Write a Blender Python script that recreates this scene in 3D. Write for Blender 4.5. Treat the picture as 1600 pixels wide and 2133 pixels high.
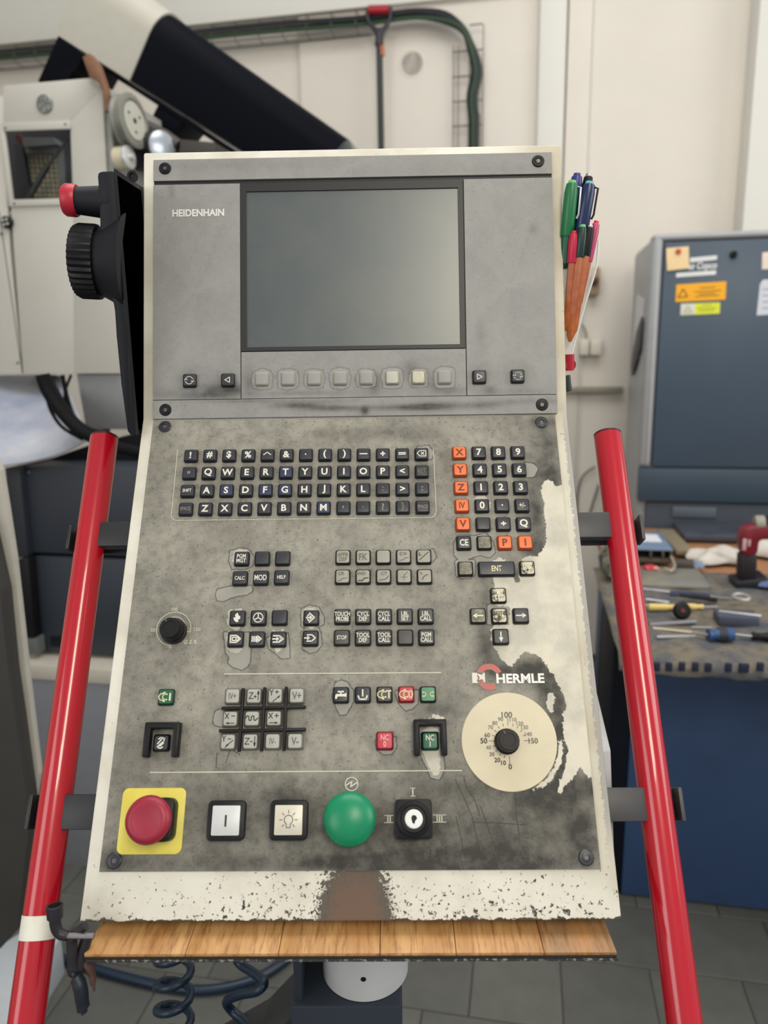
import bpy, bmesh, math, random
import numpy as np
from mathutils import Vector, Matrix
random.seed(7)
for o in list(bpy.data.objects): bpy.data.objects.remove(o)
SC = bpy.context.scene; COL = SC.collection
R = math.radians
# ------------------------------------------------------------------ camera
CAM = Vector((0.0398, -0.7492, 1.40)); FPX = 1560.0
YAW, PITCH, ROLL = R(-0.87), R(11.96), R(-0.89)
_f = Vector((math.sin(YAW)*math.cos(PITCH), math.cos(YAW)*math.cos(PITCH), -math.sin(PITCH)))
_r0 = Vector((math.cos(YAW), -math.sin(YAW), 0)); _u0 = _r0.cross(_f)
_r = math.cos(ROLL)*_r0 + math.sin(ROLL)*_u0; _u = -math.sin(ROLL)*_r0 + math.cos(ROLL)*_u0
cd = bpy.data.cameras.new('camera'); cam = bpy.data.objects.new('camera', cd); COL.objects.link(cam)
cd.sensor_fit = 'HORIZONTAL'; cd.sensor_width = 36; cd.lens = 36*FPX/1600
cd.clip_start = 0.02; cd.clip_end = 60
cam.matrix_world = Matrix(((_r.x,_u.x,-_f.x,CAM.x),(_r.y,_u.y,-_f.y,CAM.y),(_r.z,_u.z,-_f.z,CAM.z),(0,0,0,1)))
SC.camera = cam
cd.dof.use_dof = True; cd.dof.focus_distance = 0.70; cd.dof.aperture_fstop = 7.0
# ------------------------------------------------------------------ light
SC.view_settings.view_transform = 'Standard'; SC.view_settings.look = 'None'
SC.view_settings.gamma = 1; SC.view_settings.use_curve_mapping = False
SC.view_settings.exposure = -0.28
w = bpy.data.worlds.new('world'); SC.world = w; w.use_nodes = True
wb = w.node_tree.nodes['Background']; wb.inputs[0].default_value = (0.965, 0.985, 1.0, 1); wb.inputs[1].default_value = 0.60
def area(name, loc, target, sx, sy, power, col=(1,1,1)):
    l = bpy.data.lights.new(name, 'AREA'); l.shape = 'RECTANGLE'; l.size = sx; l.size_y = sy; l.energy = power; l.color = col
    o = bpy.data.objects.new(name, l); COL.objects.link(o); o.location = loc
    o.rotation_euler = (Vector(target)-Vector(loc)).to_track_quat('-Z', 'Y').to_euler(); return o
area('window_light', (3.4, -0.6, 2.3), (0.6, 1.6, 1.2), 2.2, 1.6, 52, (1, 0.97, 0.93))
area('ceiling_light', (0.3, 0.6, 3.6), (0.3, 1.0, 0.0), 2.6, 1.6, 60, (1, 0.98, 0.95))
area('rear_window_light', (0.62, -2.0, 2.90), (0.1, 0.0, 1.3), 0.6, 0.9, 32, (1, 0.92, 0.74))
area('rear_lamp_light', (0.27, -2.0, 2.42), (0.1, 0.0, 1.3), 0.22, 0.16, 2.5, (1, 0.93, 0.74))
area('front_fill_light', (-2.2, -2.2, 2.0), (0, 0.3, 1.2), 1.4, 1.6, 26, (1, 0.98, 0.96))  # added fill from behind the camera, brightens the console front
# ------------------------------------------------------------------ frames and pixel helpers (photo is 1600 x 2133)
def ray(px, py): return (_f*FPX + _r*(px-800) - _u*(py-1066.5)).normalized()
A1, A2, L1, L2, HW = R(14.44), R(33.45), 0.2719, 0.4459, 0.2115
KZ = 1.34
def face_frame(a):
    v = Vector((0, math.sin(a), math.cos(a))); n = Vector((0, -math.cos(a), math.sin(a)))
    return Matrix(((1, v.x, n.x, 0), (0, v.y, n.y, 0), (0, v.z, n.z, KZ), (0, 0, 0, 1)))
FU, FL, FW = face_frame(A1), face_frame(A2), Matrix.Identity(4)
TH = R(10)
_e1 = Vector((math.cos(TH), -math.sin(TH), 0)); _e2 = Vector((math.sin(TH), math.cos(TH), 0))
FR = Matrix(((_e1.x, _e2.x, 0, CAM.x), (_e1.y, _e2.y, 0, CAM.y), (0, 0, 1, 0), (0, 0, 0, 1)))   # room frame: s right, t away, z up
def hit(F, px, py, axis, val):
    Fi = F.inverted(); o = Fi @ CAM; d = Fi.to_3x3() @ ray(px, py)
    k = (val - o[axis]) / d[axis]; return o + d*k
def U(px, py, h=0): return hit(FU, px, py, 2, h)
def L(px, py, h=0): return hit(FL, px, py, 2, h)
def RT(px, py, t): return hit(FR, px, py, 1, t)      # on a plane parallel to the back wall
def RZ(px, py, z): return hit(FR, px, py, 2, z)      # on a horizontal plane
# ------------------------------------------------------------------ materials
def lin(c): return tuple(((x/255)/12.92 if x/255 <= .04045 else ((x/255+.055)/1.055)**2.4) for x in c)
MATS = {}
def mat(name, rgb, rough=.5, metal=0, var=.06, scale=30, bump=0, spec=.5, rgb2=None, thr=None, coat=0, alpha=1, trans=0):
    if name in MATS: return MATS[name]
    m = bpy.data.materials.new(name); m.use_nodes = True; nt = m.node_tree; b = nt.nodes['Principled BSDF']
    c = lin(rgb); b.inputs['Roughness'].default_value = rough; b.inputs['Metallic'].default_value = metal
    b.inputs['Specular IOR Level'].default_value = spec
    b.inputs['Coat Weight'].default_value = coat; b.inputs['Transmission Weight'].default_value = trans
    b.inputs['Alpha'].default_value = alpha
    tc = nt.nodes.new('ShaderNodeTexCoord'); n = nt.nodes.new('ShaderNodeTexNoise'); nt.links.new(tc.outputs['Object'], n.inputs['Vector'])
    n.inputs['Scale'].default_value = scale; n.inputs['Detail'].default_value = 6; n.inputs['Roughness'].default_value = .62
    r = nt.nodes.new('ShaderNodeValToRGB'); nt.links.new(n.outputs['Fac'], r.inputs['Fac'])
    c2 = lin(rgb2) if rgb2 else tuple(min(1, x*(1+var)) for x in c)
    c1 = c if rgb2 else tuple(x*(1-var) for x in c)
    a, e = (thr if thr else (.3, .7))
    r.color_ramp.elements[0].position = a; r.color_ramp.elements[0].color = (*c1, 1)
    r.color_ramp.elements[1].position = e; r.color_ramp.elements[1].color = (*c2, 1)
    nt.links.new(r.outputs['Color'], b.inputs['Base Color'])
    if bump:
        bp = nt.nodes.new('ShaderNodeBump'); bp.inputs['Strength'].default_value = bump; bp.inputs['Distance'].default_value = .001
        nt.links.new(n.outputs['Fac'], bp.inputs['Height']); nt.links.new(bp.outputs['Normal'], b.inputs['Normal'])
    MATS[name] = m; return m
# ------------------------------------------------------------------ objects
WM = {}
def link(o, parent, M):
    COL.objects.link(o); WM[o.name] = M
    if parent is not None:
        o.parent = parent; o.matrix_local = WM[parent.name].inverted() @ M
    else: o.matrix_local = M
    return o
def thing(name, label, cat, base=(0,0,0), F=FW, group=None, kind=None):
    o = bpy.data.objects.new(name, None); o.empty_display_size = .05
    link(o, None, F @ Matrix.Translation(Vector(base)))
    tag(o, label, cat, group, kind); return o
def tag(o, label=None, cat=None, group=None, kind=None):
    if label: o['label'] = label
    if cat: o['category'] = cat
    if group: o['group'] = group
    if kind: o['kind'] = kind
    return o
class MB:
    def __init__(s): s.bm = bmesh.new(); s.mi = 0
    def face(s, pts):
        try:
            f = s.bm.faces.new([s.bm.verts.new(p) for p in pts]); f.material_index = s.mi; return f
        except ValueError: return None
    def box(s, x0, x1, y0, y1, z0, z1, bev=0, M=None, seg=2):
        t = bmesh.new(); bmesh.ops.create_cube(t, size=1)
        for v in t.verts: v.co = Vector(((x0+x1)/2+v.co.x*(x1-x0), (y0+y1)/2+v.co.y*(y1-y0), (z0+z1)/2+v.co.z*(z1-z0)))
        if bev: bmesh.ops.bevel(t, geom=t.edges[:], offset=bev, segments=seg, profile=.5, affect='EDGES', clamp_overlap=True)
        s.add(t, M); return s
    def add(s, t, M=None):
        me = bpy.data.meshes.new('t'); 
        if M is not None: bmesh.ops.transform(t, matrix=M, verts=t.verts)
        for f in t.faces: f.material_index = s.mi
        t.to_mesh(me); t.free(); s.bm.from_mesh(me); bpy.data.meshes.remove(me)
    def prism(s, pts, a, b, axis=2, bev=0, M=None):
        """outline pts (2-D) extruded along axis from a to b"""
        t = bmesh.new()
        def P(p, k):
            return (p[0], p[1], k) if axis == 2 else ((p[0], k, p[1]) if axis == 1 else (k, p[0], p[1]))
        va = [t.verts.new(P(p, a)) for p in pts]; vb = [t.verts.new(P(p, b)) for p in pts]; n = len(pts)
        t.faces.new(va); t.faces.new(vb[::-1])
        for i in range(n): t.faces.new((va[i], va[(i+1)%n], vb[(i+1)%n], vb[i]))
        bmesh.ops.recalc_face_normals(t, faces=t.faces)
        if bev: bmesh.ops.bevel(t, geom=t.edges[:], offset=bev, segments=2, profile=.5, affect='EDGES', clamp_overlap=True)
        s.add(t, M); return s
    def loft(s, rings, closed=True, cap=True):
        t = bmesh.new(); vs = [[t.verts.new(p) for p in r] for r in rings]; n = len(rings[0])
        for a, b in zip(vs, vs[1:]):
            for i in range(n if closed else n-1):
                t.faces.new((a[i], a[(i+1)%n], b[(i+1)%n], b[i]))
        if cap and closed: t.faces.new(vs[0][::-1]); t.faces.new(vs[-1])
        bmesh.ops.recalc_face_normals(t, faces=t.faces)
        s.add(t); return s
    def lathe(s, prof, c=(0,0,0), ax=(0,0,1), n=28, ribs=0, rd=0):
        """prof: (radius, height) along ax"""
        q = Vector(ax).to_track_quat('Z', 'Y').to_matrix(); c = Vector(c); rings = []
        for r, h in prof:
            ring = []
            for i in range(n):
                a = 2*math.pi*i/n; rr = r*(1 - (rd if ribs and (i % 2) else 0))
                ring.append(c + q @ Vector((rr*math.cos(a), rr*math.sin(a), h)))
            rings.append(ring)
        return s.loft(rings)
    def tube(s, pts, r, n=10, smooth=0, flat=1):
        pts = [Vector(p) for p in pts]
        if smooth:
            out = []
            for i in range(len(pts)-1):
                p0 = pts[max(i-1,0)]; p1 = pts[i]; p2 = pts[i+1]; p3 = pts[min(i+2,len(pts)-1)]
                for k in range(smooth):
                    t = k/smooth
                    out.append(.5*((2*p1)+(p2-p0)*t+(2*p0-5*p1+4*p2-p3)*t*t+(3*p1-p0-3*p2+p3)*t**3))
            pts = out+[pts[-1]]
        rs = r if isinstance(r, (list, tuple)) else [r]*len(pts)
        if len(rs) != len(pts): rs = [rs[min(len(rs)-1, int(round(i*(len(rs)-1)/(len(pts)-1))))] for i in range(len(pts))]
        rings = []; up = None
        for i, p in enumerate(pts):
            d = (pts[min(i+1,len(pts)-1)]-pts[max(i-1,0)]).normalized()
            if up is None: up = Vector((0,0,1)) if abs(d.z) < .9 else Vector((0,1,0))
            up = (up - d*up.dot(d)).normalized(); x = up.cross(d)
            rings.append([p + (x*math.cos(2*math.pi*k/n) + up*math.sin(2*math.pi*k/n)*flat)*rs[i] for k in range(n)])
        return s.loft(rings)
    def mesh(s, name, smooth=True, o=(0,0,0), angle=35):
        o = Vector(o)
        if o.length: bmesh.ops.translate(s.bm, vec=-o, verts=s.bm.verts)
        me = bpy.data.meshes.new(name)
        if smooth:
            for f in s.bm.faces: f.smooth = True
            for e in s.bm.edges:
                if len(e.link_faces) == 2 and e.calc_face_angle(0) > R(angle): e.smooth = False
        s.bm.to_mesh(me); s.bm.free(); return me
    def build(s, name, m, parent=None, F=FW, o=None, label=None, smooth=True, kind=None, cat=None, group=None):
        if o is None:
            if s.bm.verts:
                xs = [v.co for v in s.bm.verts]
                o = (sum(v.x for v in xs)/len(xs), sum(v.y for v in xs)/len(xs), min(v.z for v in xs))
            else: o = (0,0,0)
        me = s.mesh(name, smooth, o)
        for x in (m if isinstance(m, (list, tuple)) else [m]): me.materials.append(x)
        ob = bpy.data.objects.new(name, me); link(ob, parent, F @ Matrix.Translation(Vector(o)))
        tag(ob, label, cat, group, kind); return ob
def inst(name, me, parent, M, label=None):
    ob = bpy.data.objects.new(name, me); link(ob, parent, M)
    if label: ob['label'] = label
    return ob
def T(x, y, z=0): return Matrix.Translation((x, y, z))
# text and stroke marks -----------------------------------------------------
_tc = {}
def text_mesh(s, size, m, bold=0.0, sx=1.0, align='CENTER', space=1.0, shear=0):
    k = (s, round(size,5), m.name, bold, sx, align, space, shear)
    if k in _tc: return _tc[k]
    c = bpy.data.curves.new('txt', 'FONT'); c.body = s; c.size = size; c.align_x = align; c.align_y = 'CENTER'
    c.resolution_u = 3; c.offset = bold*size; c.space_line = .82; c.space_character = space; c.shear = shear; c.fill_mode = 'FRONT'
    o = bpy.data.objects.new('txt', c); COL.objects.link(o)
    me = bpy.data.meshes.new_from_object(o.evaluated_get(bpy.context.evaluated_depsgraph_get()))
    bpy.data.objects.remove(o); bpy.data.curves.remove(c)
    if len(me.vertices):
        co = np.empty(len(me.vertices)*3, 'f'); me.vertices.foreach_get('co', co); co = co.reshape(-1, 3)
        if align == 'CENTER': co[:,0] -= (co[:,0].min()+co[:,0].max())/2
        co[:,1] -= (co[:,1].min()+co[:,1].max())/2; co[:,0] *= sx
        me.vertices.foreach_set('co', co.ravel())
    me.materials.clear(); me.materials.append(m); _tc[k] = me; return me
def stroke_mb(mb, lines, w, z=0, k=1.0):
    for ln in lines:
        if len(ln) == 1:      # dot
            x, y = ln[0]; mb.face([(x*k+w*math.cos(a), y*k+w*math.sin(a), z) for a in [i*math.pi/4 for i in range(8)]]); continue
        for (x0, y0), (x1, y1) in zip(ln, ln[1:]):
            a = Vector((x0*k, y0*k)); b = Vector((x1*k, y1*k)); d = (b-a)
            if d.length < 1e-9: continue
            d.normalize(); p = Vector((-d.y, d.x))*w/2; e = d*w*.35
            q = [a-e-p, b+e-p, b+e+p, a-e+p]; mb.face([(v.x, v.y, z) for v in q])
    return mb
def arc(cx, cy, r, a0, a1, n=14, ry=None):
    ry = ry or r
    return [(cx+r*math.cos(R(a0+(a1-a0)*i/n)), cy+ry*math.sin(R(a0+(a1-a0)*i/n))) for i in range(n+1)]
def roundrect(x0, x1, y0, y1, r, n=4):
    p = []
    for cx, cy, a in ((x1-r,y1-r,0),(x0+r,y1-r,90),(x0+r,y0+r,180),(x1-r,y0+r,270)):
        p += [(cx+r*math.cos(R(a+90*i/n)), cy+r*math.sin(R(a+90*i/n))) for i in range(n+1)]
    return p
# ------------------------------------------------------------------ worn plates: masks painted on a vertex grid
def nd(nt, typ, **kw):
    n = nt.nodes.new(typ)
    for k, v in kw.items():
        if k.startswith('i_'): n.inputs[int(k[2:])].default_value = v
        else: setattr(n, k, v)
    return n
def mathn(nt, op, a, b=None, c=None, clamp=False):
    n = nt.nodes.new('ShaderNodeMath'); n.operation = op; n.use_clamp = clamp
    for i, x in enumerate((a, b, c)):
        if x is None: continue
        if isinstance(x, (int, float)): n.inputs[i].default_value = x
        else: nt.links.new(x, n.inputs[i])
    return n.outputs[0]
def sstep(nt, x, a, b):
    n = nt.nodes.new('ShaderNodeMapRange'); n.interpolation_type = 'SMOOTHSTEP'
    nt.links.new(x, n.inputs[0]); n.inputs[1].default_value = a; n.inputs[2].default_value = b
    return n.outputs[0]
def mixc(nt, f, a, b):
    n = nt.nodes.new('ShaderNodeMix'); n.data_type = 'RGBA'
    if isinstance(f, (int, float)): n.inputs[0].default_value = f
    else: nt.links.new(f, n.inputs[0])
    for i, x in ((6, a), (7, b)):
        if isinstance(x, tuple): n.inputs[i].default_value = (*lin(x), 1) if len(x) == 3 else x
        else: nt.links.new(x, n.inputs[i])
    return n.outputs[2]
def noise(nt, vec, scale, detail=5, rough=.6):
    n = nt.nodes.new('ShaderNodeTexNoise'); nt.links.new(vec, n.inputs['Vector'])
    n.inputs['Scale'].default_value = scale; n.inputs['Detail'].default_value = detail; n.inputs['Roughness'].default_value = rough
    return n.outputs['Fac']
def wear_mat(name, base1, base2, dirt, metal, peel, rough=.55, ds=1.0, es=.75):
    m = bpy.data.materials.new(name); m.use_nodes = True; nt = m.node_tree; b = nt.nodes['Principled BSDF']
    tc = nd(nt, 'ShaderNodeTexCoord').outputs['Object']
    at = nd(nt, 'ShaderNodeAttribute'); at.attribute_name = 'wear'
    sp = nd(nt, 'ShaderNodeSeparateColor'); nt.links.new(at.outputs['Color'], sp.inputs[0])
    n1 = noise(nt, tc, 22, 6, .65); n2 = noise(nt, tc, 120, 5, .7); n3 = noise(nt, tc, 420, 3, .6); n4 = noise(nt, tc, 60, 6, .75); n5 = noise(nt, tc, 170, 6, .8)
    col = mixc(nt, sstep(nt, n1, .34, .66), base1, base2)
    col = mixc(nt, mathn(nt, 'MULTIPLY', sstep(nt, n2, .42, .72), .34*ds*ds), col, dirt)
    # painted grime, broken up by noise
    g = mathn(nt, 'MULTIPLY', sp.outputs[2], mathn(nt, 'ADD', mathn(nt, 'MULTIPLY', n4, 1.3), .3), clamp=True)
    col = mixc(nt, g, col, dirt)
    col = mixc(nt, mathn(nt, 'MULTIPLY', sstep(nt, n3, .62, .68), .6*ds), col, dirt)
    pe = mathn(nt, 'ADD', sp.outputs[1], mathn(nt, 'MULTIPLY', mathn(nt, 'SUBTRACT', n2, .5), .5))
    edge = mathn(nt, 'MULTIPLY', sstep(nt, pe, .30, .46), mathn(nt, 'SUBTRACT', 1.0, sstep(nt, pe, .46, .54)))
    col = mixc(nt, mathn(nt, 'MULTIPLY', edge, es), col, dirt)
    inp = sstep(nt, pe, .47, .53)
    col = mixc(nt, mathn(nt, 'MULTIPLY', inp, .8), col, peel)
    me = mathn(nt, 'ADD', sp.outputs[0], mathn(nt, 'MULTIPLY', mathn(nt, 'SUBTRACT', n5, .5), 1.35))
    mm = sstep(nt, me, .49, .52)
    mcol = mixc(nt, sstep(nt, n1, .36, .68), metal, tuple(int(x*(.86+.01*i)) for i, x in enumerate(metal)))
    rim = mathn(nt, 'MULTIPLY', mm, mathn(nt, 'SUBTRACT', 1.0, sstep(nt, me, .52, .60)))
    mcol = mixc(nt, mathn(nt, 'MULTIPLY', rim, .5), mcol, (214, 210, 198))
    col = mixc(nt, mm, col, mcol)
    nt.links.new(col, b.inputs['Base Color'])
    b.inputs['Roughness'].default_value = rough
    rr = nd(nt, 'ShaderNodeMapRange'); nt.links.new(mm, rr.inputs[0]); rr.inputs[3].default_value = rough; rr.inputs[4].default_value = .5
    nt.links.new(rr.outputs[0], b.inputs['Roughness'])
    nt.links.new(mathn(nt, 'MULTIPLY', mm, .12), b.inputs['Metallic'])
    b.inputs['Specular IOR Level'].default_value = .35
    bp = nd(nt, 'ShaderNodeBump'); bp.inputs['Strength'].default_value = .5; bp.inputs['Distance'].default_value = .0006
    h = mathn(nt, 'SUBTRACT', mathn(nt, 'MULTIPLY', n3, .15), mathn(nt, 'ADD', mathn(nt, 'MULTIPLY', mm, .5), mathn(nt, 'MULTIPLY', inp, .3)))
    nt.links.new(h, bp.inputs['Height']); nt.links.new(bp.outputs['Normal'], b.inputs['Normal'])
    return m
def sdf_poly(P, poly):
    """signed distance (inside > 0) of points P (N,2) to a polygon"""
    poly = np.array(poly); d2 = np.full(len(P), 1e9); ins = np.zeros(len(P), bool); n = len(poly)
    for i in range(n):
        a = poly[i]; b = poly[(i+1) % n]; e = b-a; w_ = P-a
        t = np.clip((w_@e)/max(e@e, 1e-12), 0, 1); q = w_-t[:,None]*e; d2 = np.minimum(d2, (q**2).sum(1))
        c = ((a[1] > P[:,1]) != (b[1] > P[:,1]))
        with np.errstate(divide='ignore', invalid='ignore'):
            xx = (b[0]-a[0])*(P[:,1]-a[1])/(b[1]-a[1])+a[0]
        ins ^= c & (P[:,0] < xx)
    d = np.sqrt(d2); return np.where(ins, d, -d)
def plate(name, m, F, x0, x1, y0, y1, z0, z1, parent, fn=None, res=.0016, label=None, fn_ch=None):
    """solid slab whose front is a fine grid carrying the wear attribute"""
    nx = max(2, int((x1-x0)/res)); ny = max(2, int((y1-y0)/res))
    X, Y = np.meshgrid(np.linspace(x0, x1, nx), np.linspace(y0, y1, ny)); P = np.stack([X.ravel(), Y.ravel()], 1); N = len(P)
    cx, cy = (x0+x1)/2, (y0+y1)/2
    V = np.column_stack([P[:,0]-cx, P[:,1]-cy, np.full(N, z1-z0)])
    back = [(x0-cx, y0-cy, 0), (x1-cx, y0-cy, 0), (x1-cx, y1-cy, 0), (x0-cx, y1-cy, 0)]
    idx = np.arange(N).reshape(ny, nx)
    q = np.stack([idx[:-1,:-1].ravel(), idx[:-1,1:].ravel(), idx[1:,1:].ravel(), idx[1:,:-1].ravel()], 1).tolist()
    b = [N, N+1, N+2, N+3]
    q += [b[::-1], [b[0], b[1]] + idx[0,:][::-1].tolist(), [b[1], b[2]] + idx[:,-1][::-1].tolist(), [b[2], b[3]] + idx[-1,:].tolist(), [b[3], b[0]] + idx[:,0].tolist()]
    me = bpy.data.meshes.new(name); me.from_pydata(V.tolist()+back, [], q)
    col = np.zeros((N+4, 4), 'f'); col[:,3] = 1
    if fn: col[:N,:3] = fn(P)
    at = me.attributes.new('wear', 'FLOAT_COLOR', 'POINT'); at.data.foreach_set('color', col.ravel())
    me.materials.append(m); ob = bpy.data.objects.new(name, me); link(ob, parent, F @ T(cx, cy, z0)); tag(ob, label); return ob
def mask(P, conv, metal=(), peel=(), blobs=(), streaks=(), scale=.008):
    def un(polys):
        d = np.full(len(P), -1.0)
        for pl in polys: d = np.maximum(d, sdf_poly(P, [tuple(conv(x, y))[:2] for x, y in pl]))
        return np.clip(.5+d/scale, 0, 1)
    g = np.zeros(len(P))
    for x, y, rx, ry, s_ in blobs:
        c = conv(x, y); ex = abs(conv(x+rx, y).x-c.x); ey = abs(conv(x, y+ry).y-c.y)
        g += s_*np.exp(-(((P[:,0]-c.x)/ex)**2+((P[:,1]-c.y)/ey)**2))
    return np.column_stack([un(metal), un(peel), np.clip(g, 0, 1)])
# ------------------------------------------------------------------ paint of the housing: cream, chipped towards its lower edge
def housing_mat():
    m = bpy.data.materials.new('cream_paint_chipped'); m.use_nodes = True; nt = m.node_tree; b = nt.nodes['Principled BSDF']
    tc = nd(nt, 'ShaderNodeTexCoord').outputs['Object']; sp = nd(nt, 'ShaderNodeSeparateXYZ'); nt.links.new(tc, sp.inputs[0])
    n1 = noise(nt, tc, 18, 5, .6); n2 = noise(nt, tc, 270, 4, .65); n3 = noise(nt, tc, 70, 5, .75); n4 = noise(nt, tc, 9, 3, .5)
    zb = -L2*math.cos(A2)      # object z of the lower edge (object origin on the kink line)
    low = sstep(nt, sp.outputs[2], zb+.060, zb-.004)     # 1 at the lower edge
    side = mathn(nt, 'SUBTRACT', 1.0, sstep(nt, mathn(nt, 'ABSOLUTE', mathn(nt, 'SUBTRACT', sp.outputs[0], .04)), .10, .19))
    base = mixc(nt, sstep(nt, n1, .35, .7), (226, 223, 211), (208, 203, 188))
    # dingy yellowing of the upright strips, mostly on the right
    yr = mathn(nt, 'MULTIPLY', sstep(nt, sp.outputs[0], .12, .20), mathn(nt, 'SUBTRACT', 1.0, low))
    base = mixc(nt, mathn(nt, 'MULTIPLY', yr, mathn(nt, 'ADD', mathn(nt, 'MULTIPLY', n4, .8), .1)), base, (172, 160, 132))
    dens = mathn(nt, 'ADD', mathn(nt, 'MULTIPLY', low, mathn(nt, 'ADD', .085, mathn(nt, 'MULTIPLY', side, .055))), .0)
    thr = mathn(nt, 'SUBTRACT', .708, mathn(nt, 'ADD', dens, mathn(nt, 'MULTIPLY', mathn(nt, 'SUBTRACT', n4, .5), .06)))
    chip = sstep(nt, mathn(nt, 'SUBTRACT', n2, thr), .0, .012)
    # lower rim chipped to bare steel
    rimd = mathn(nt, 'SUBTRACT', sp.outputs[2], zb); rim = mathn(nt, 'LESS_THAN', rimd, mathn(nt, 'MULTIPLY', mathn(nt, 'SUBTRACT', n3, .40), .013))
    chip = mathn(nt, 'MAXIMUM', chip, rim)
    # vertical scratches on the right strip
    mp = nd(nt, 'ShaderNodeMapping'); nt.links.new(tc, mp.inputs[0]); mp.inputs['Scale'].default_value = (9, 1, 1.2)
    n5 = noise(nt, mp.outputs[0], 40, 4, .7)
    sc = mathn(nt, 'MULTIPLY', sstep(nt, mathn(nt, 'MULTIPLY', sstep(nt, sp.outputs[0], .19, .205), n5), .60, .64), sstep(nt, sp.outputs[2], -.15, -.30))
    # worn brown patch in the middle of the lower band
    dx = mathn(nt, 'DIVIDE', mathn(nt, 'SUBTRACT', sp.outputs[0], .0045), .030); dz = mathn(nt, 'DIVIDE', mathn(nt, 'SUBTRACT', sp.outputs[2], zb+.004), .036)
    rr = mathn(nt, 'SQRT', mathn(nt, 'ADD', mathn(nt, 'MULTIPLY', dx, dx), mathn(nt, 'MULTIPLY', dz, dz)))
    rr = mathn(nt, 'ADD', rr, mathn(nt, 'MULTIPLY', mathn(nt, 'SUBTRACT', n2, .5), 1.5))
    pat = mathn(nt, 'SUBTRACT', 1.0, sstep(nt, rr, .93, 1.02))
    chipc = mixc(nt, sstep(nt, n1, .4, .6), (66, 62, 58), (92, 84, 76))
    col = mixc(nt, chip, base, chipc); col = mixc(nt, mathn(nt, 'MULTIPLY', sc, .8), col, (70, 64, 56))
    inner = mathn(nt, 'SUBTRACT', 1.0, sstep(nt, rr, .45, .85))
    pc = mixc(nt, inner, (96, 88, 80), (112, 90, 76)); col = mixc(nt, pat, col, pc)
    # outer right edge of the slope rubbed to bare grey metal
    ex = mathn(nt, 'ADD', mathn(nt, 'SUBTRACT', sp.outputs[0], HW-.0052), mathn(nt, 'MULTIPLY', mathn(nt, 'SUBTRACT', n2, .5), .010))
    eg = mathn(nt, 'MULTIPLY', sstep(nt, ex, -.0002, .0004), mathn(nt, 'MULTIPLY', sstep(nt, sp.outputs[2], .02, -.03), sstep(nt, sp.outputs[2], -.345, -.30)))
    col = mixc(nt, mathn(nt, 'MULTIPLY', eg, .85), col, (158, 156, 152))
    nt.links.new(col, b.inputs['Base Color']); b.inputs['Roughness'].default_value = .42; b.inputs['Specular IOR Level'].default_value = .4
    bp = nd(nt, 'ShaderNodeBump'); bp.inputs['Strength'].default_value = .6; bp.inputs['Distance'].default_value = .0006
    nt.links.new(mathn(nt, 'SUBTRACT', mathn(nt, 'MULTIPLY', n2, .1), mathn(nt, 'MAXIMUM', chip, pat)), bp.inputs['Height']); nt.links.new(bp.outputs['Normal'], b.inputs['Normal'])
    return m
# common materials
M_black = mat('black_plastic', (15,15,18), .45, var=.1, spec=.3)
M_blackm = mat('black_rubber', (13,14,18), .6, var=.1, spec=.3)
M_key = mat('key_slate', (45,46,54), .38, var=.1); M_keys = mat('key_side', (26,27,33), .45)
M_keyb = mat('key_blue', (40,48,78), .4); M_kolive = mat('key_worn_olive', (92,90,74), .5, rgb2=(140,136,112), scale=160, thr=(.4,.6))
M_kpale = mat('key_worn_pale', (60,58,50), .5, rgb2=(198,190,160), scale=150, thr=(.42,.52))
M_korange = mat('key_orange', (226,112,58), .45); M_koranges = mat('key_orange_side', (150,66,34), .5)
M_kgrey = mat('key_grey', (152,149,136), .5, var=.08, scale=120); M_kgrey2 = mat('key_pale_grey', (186,183,172), .5, var=.06, scale=120)
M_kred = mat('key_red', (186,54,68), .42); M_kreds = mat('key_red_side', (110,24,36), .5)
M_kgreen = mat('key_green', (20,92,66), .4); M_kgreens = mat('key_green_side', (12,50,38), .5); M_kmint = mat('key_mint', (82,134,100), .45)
M_ink = mat('white_ink', (214,212,198), .6, var=.03); M_inkd = mat('dark_ink', (52,46,38), .6); M_inkf = mat('faded_ink', (98,96,88), .6)
M_inkg = mat('faint_ink', (126,124,112), .6); M_inko = mat('brown_ink', (112,52,28), .6)
M_inky = mat('cream_ink', (222,214,170), .6)
M_steel = mat('steel', (170,170,172), .32, 1, var=.1); M_dsteel = mat('dark_steel', (70,70,74), .4, .8, var=.1)
M_red = mat('red_gloss_paint', (178,8,32), .22, var=.03, scale=8, coat=.5); M_white = mat('white_tape', (226,224,212), .5, var=.08, scale=60)
# ------------------------------------------------------------------ THE CONTROL CONSOLE
con = thing('machine_control_console', 'tilted cream CNC control console with dark screen, many keys and two red grab bars', 'control panel', (0, .02, .90))
M_house = housing_mat()
# housing: bent box, profile in (y, z) relative to the kink
T_ = (L1*math.sin(A1), L1*math.cos(A1)); B_ = (-L2*math.sin(A2), -L2*math.cos(A2))
prof = [(T_[0], T_[1]), (0, 0), (B_[0], B_[1]), (B_[0]+.05, B_[1]-.022), (.10, -.30), (.13, .02), (T_[0]+.075, T_[1]-.012)]
mb = MB(); mb.prism(prof, -HW, HW, axis=0, bev=.0022)
me = mb.mesh('housing'); me.materials.append(M_house)
hous = bpy.data.objects.new('housing', me); link(hous, con, T(0, 0, KZ))
hous['label'] = 'cream painted sheet metal housing with chipped lower edge'
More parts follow.
